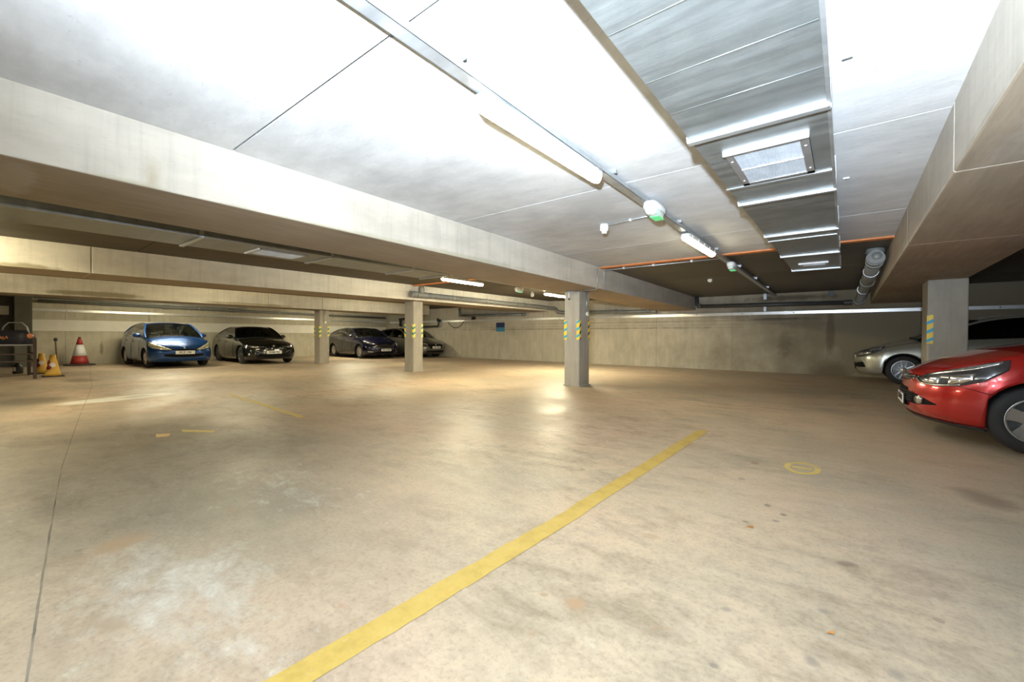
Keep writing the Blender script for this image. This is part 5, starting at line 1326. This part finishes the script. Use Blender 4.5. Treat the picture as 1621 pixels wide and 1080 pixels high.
b = MB(); b.tube([(0.0, 0.05, 0.0), (-0.02, 0.0, 0.90)], 0.020, 10); b.build('shaft', simple('weathered_wood', (0.22, 0.17, 0.11), 0.7), t)
b = MB(); b.lathe([(0.0, -0.05), (0.035, -0.03), (0.04, 0.0), (0.03, 0.04), (0.0, 0.05)], c=(-0.02, 0, 0.93), n=14); b.build('knob', M['base'], t)
# dark frame with a tabletop
t = thing('steel_frame', 'dark brown steel frame rack with a thin grey shelf at the left edge', 'rack', (-15.2, 0.80, 0))
dk = simple('dark_brown_steel', (0.045, 0.028, 0.022), 0.5)
for x, y in ((0, 0), (-1.6, -0.02), (0, -1.5), (-1.6, -1.5)):
    b = MB(); b.box(x - 0.035, x + 0.035, y - 0.03, y + 0.03, 0, 0.98 if (x, y) == (0, 0) else 0.80); b.build('post', dk, t, bevel=0.004)
b = MB(); b.box(-1.65, -0.02, -1.55, 0.02, 0.795, 0.83); b.build('shelf', simple('grey_shelf', (0.20, 0.20, 0.21), 0.5), t, bevel=0.004)
for z in (0.60, 0.43):
    b = MB(); b.box(-0.02, 0.02, -1.5, 0.0, z - 0.015, z + 0.015); b.build('rail', dk, t)
    b = MB(); b.box(-1.6, 0.0, -0.01, 0.02, z - 0.015, z + 0.015); b.build('rail', dk, t)
# tool bag on the shelf
t = thing('tool_bag', 'black bag with orange lettering and a big hoop handle on the frame shelf', 'bag', (-15.72, 0.52, 0.83), rz=math.radians(40))
bk = simple('black_nylon', (0.012, 0.012, 0.02), 0.6)
b = MB(); rows = []
for (z, sx, sy) in ((0.0, 0.33, 0.17), (0.10, 0.36, 0.19), (0.22, 0.36, 0.18), (0.32, 0.30, 0.12), (0.34, 0.2, 0.05)):
    rows.append([(sx * math.copysign(abs(math.cos(a)) ** 0.5, math.cos(a)), sy * math.copysign(abs(math.sin(a)) ** 0.5, math.sin(a)), z) for a in [2 * PI * k / 28 for k in range(29)]])
b.grid(rows); b.add([r for r in rows[-1][:-1]], [list(range(28))]); b.build('bag_body', bk, t)
b = MB(); b.tube([(0.32, 0, 0.26), (0.27, 0, 0.42), (0.16, 0, 0.52), (-0.16, 0, 0.52), (-0.27, 0, 0.42), (-0.33, 0, 0.26)], 0.016, 10); b.build('handle', M['galv'], t)
orm = simple('orange_print', (0.60, 0.22, 0.10), 0.5)
b = MB()
for k, x in enumerate((-0.16, -0.02)):
    b.tube([(x - 0.05, -0.195, 0.10), (x - 0.05, -0.195, 0.18), (x, -0.195, 0.12), (x + 0.03, -0.195, 0.19), (x + 0.06, -0.195, 0.13)], 0.014, 6)
b.build('orange_print', orm, t, label='orange zigzag print')
b = MB(); b.lathe([(0.0, -0.06), (0.05, -0.045), (0.065, 0.0), (0.05, 0.045), (0.0, 0.06)], c=(0.36, -0.02, 0.20), axis='x', n=14); b.build('end_cap', orm, t, label='orange end cap')
# silver helmet-like shells beside it
for i, (x, y, r_) in enumerate(((-16.32, 0.22, 0.14), (-16.62, -0.04, 0.14))):
    t = thing('helmet', 'grey rounded helmet on the frame shelf, ' + ('next to the black bag' if i == 0 else 'at the very edge of the view'), 'helmet', (x, y, 0.83), group='helmets on the frame shelf')
    b = MB(); b.lathe([(r_ * 0.95, 0.0), (r_, 0.08), (r_ * 1.02, 0.16), (r_ * 0.85, 0.26), (r_ * 0.5, 0.33), (0.0, 0.35)], n=24); b.build('shell', simple('grey_helmet_shell', (0.30, 0.30, 0.30), 0.2, 0.3, coat=0.6), t)
    b = MB(); rows = []
    for k in range(9):
        a = -1.9 + 1.6 * k / 8; rows.append([(r_ * 1.04 * math.cos(a), r_ * 1.04 * math.sin(a), z) for z in (0.06, 0.10, 0.14, 0.17)])
    b.grid(rows); b.build('visor', M['trim_black'], t)
# bicycle wheel leaning behind the frame
t = thing('bicycle', 'dark bicycle wheel and frame tubes behind the steel rack at the left edge', 'bicycle', (-16.6, 0.0, 0.0))
def bwheel(x, y):
    b = MB(); b.tube([(x, y + 0.33 * math.cos(a), 0.335 + 0.315 * math.sin(a)) for a in [2 * PI * k / 36 for k in range(36)]], 0.022, 8, closed=True); w_ = b.build('wheel', M['tyre'], t)
    b = MB()
    b.tube([(x, y + 0.295 * math.cos(a), 0.335 + 0.285 * math.sin(a)) for a in [2 * PI * k / 36 for k in range(36)]], 0.012, 6, closed=True)
    for k in range(14):
        a = 2 * PI * k / 14; b.tube([(x, y, 0.335), (x, y + 0.29 * math.cos(a), 0.335 + 0.28 * math.sin(a))], 0.003, 4)
    b.build('rim', M['galv'], w_)
bwheel(0, -0.10); bwheel(0, -1.15)
b = MB(); b.tube([(0, -0.10, 0.335), (0, -0.25, 0.62), (0, -0.30, 0.72)], 0.016, 8); b.tube([(0, -0.27, 0.62), (0, -0.80, 0.60), (0, -0.62, 0.30), (0, -0.25, 0.60)], 0.016, 8)
b.tube([(0, -0.62, 0.30), (0, -1.15, 0.335), (0, -0.80, 0.60)], 0.012, 8); b.build('frame', M['trim_black'], t)
t = thing('canister', 'small dark canister with a pale label on the floor under the rack', 'canister', (-17.6, 0.62, 0))
b = MB(); b.lathe([(0.09, 0.0), (0.10, 0.02), (0.10, 0.20), (0.05, 0.25), (0.04, 0.29), (0.0, 0.29)], n=20); b.build('body', M['black'], t)
b = MB(); rows = [[(0.102 * math.cos(a), 0.102 * math.sin(a), z) for z in (0.07, 0.18)] for a in [-1.4 + 1.0 * k / 8 for k in range(9)]]; b.grid(rows); b.build('canister_label', M['cream'], t)
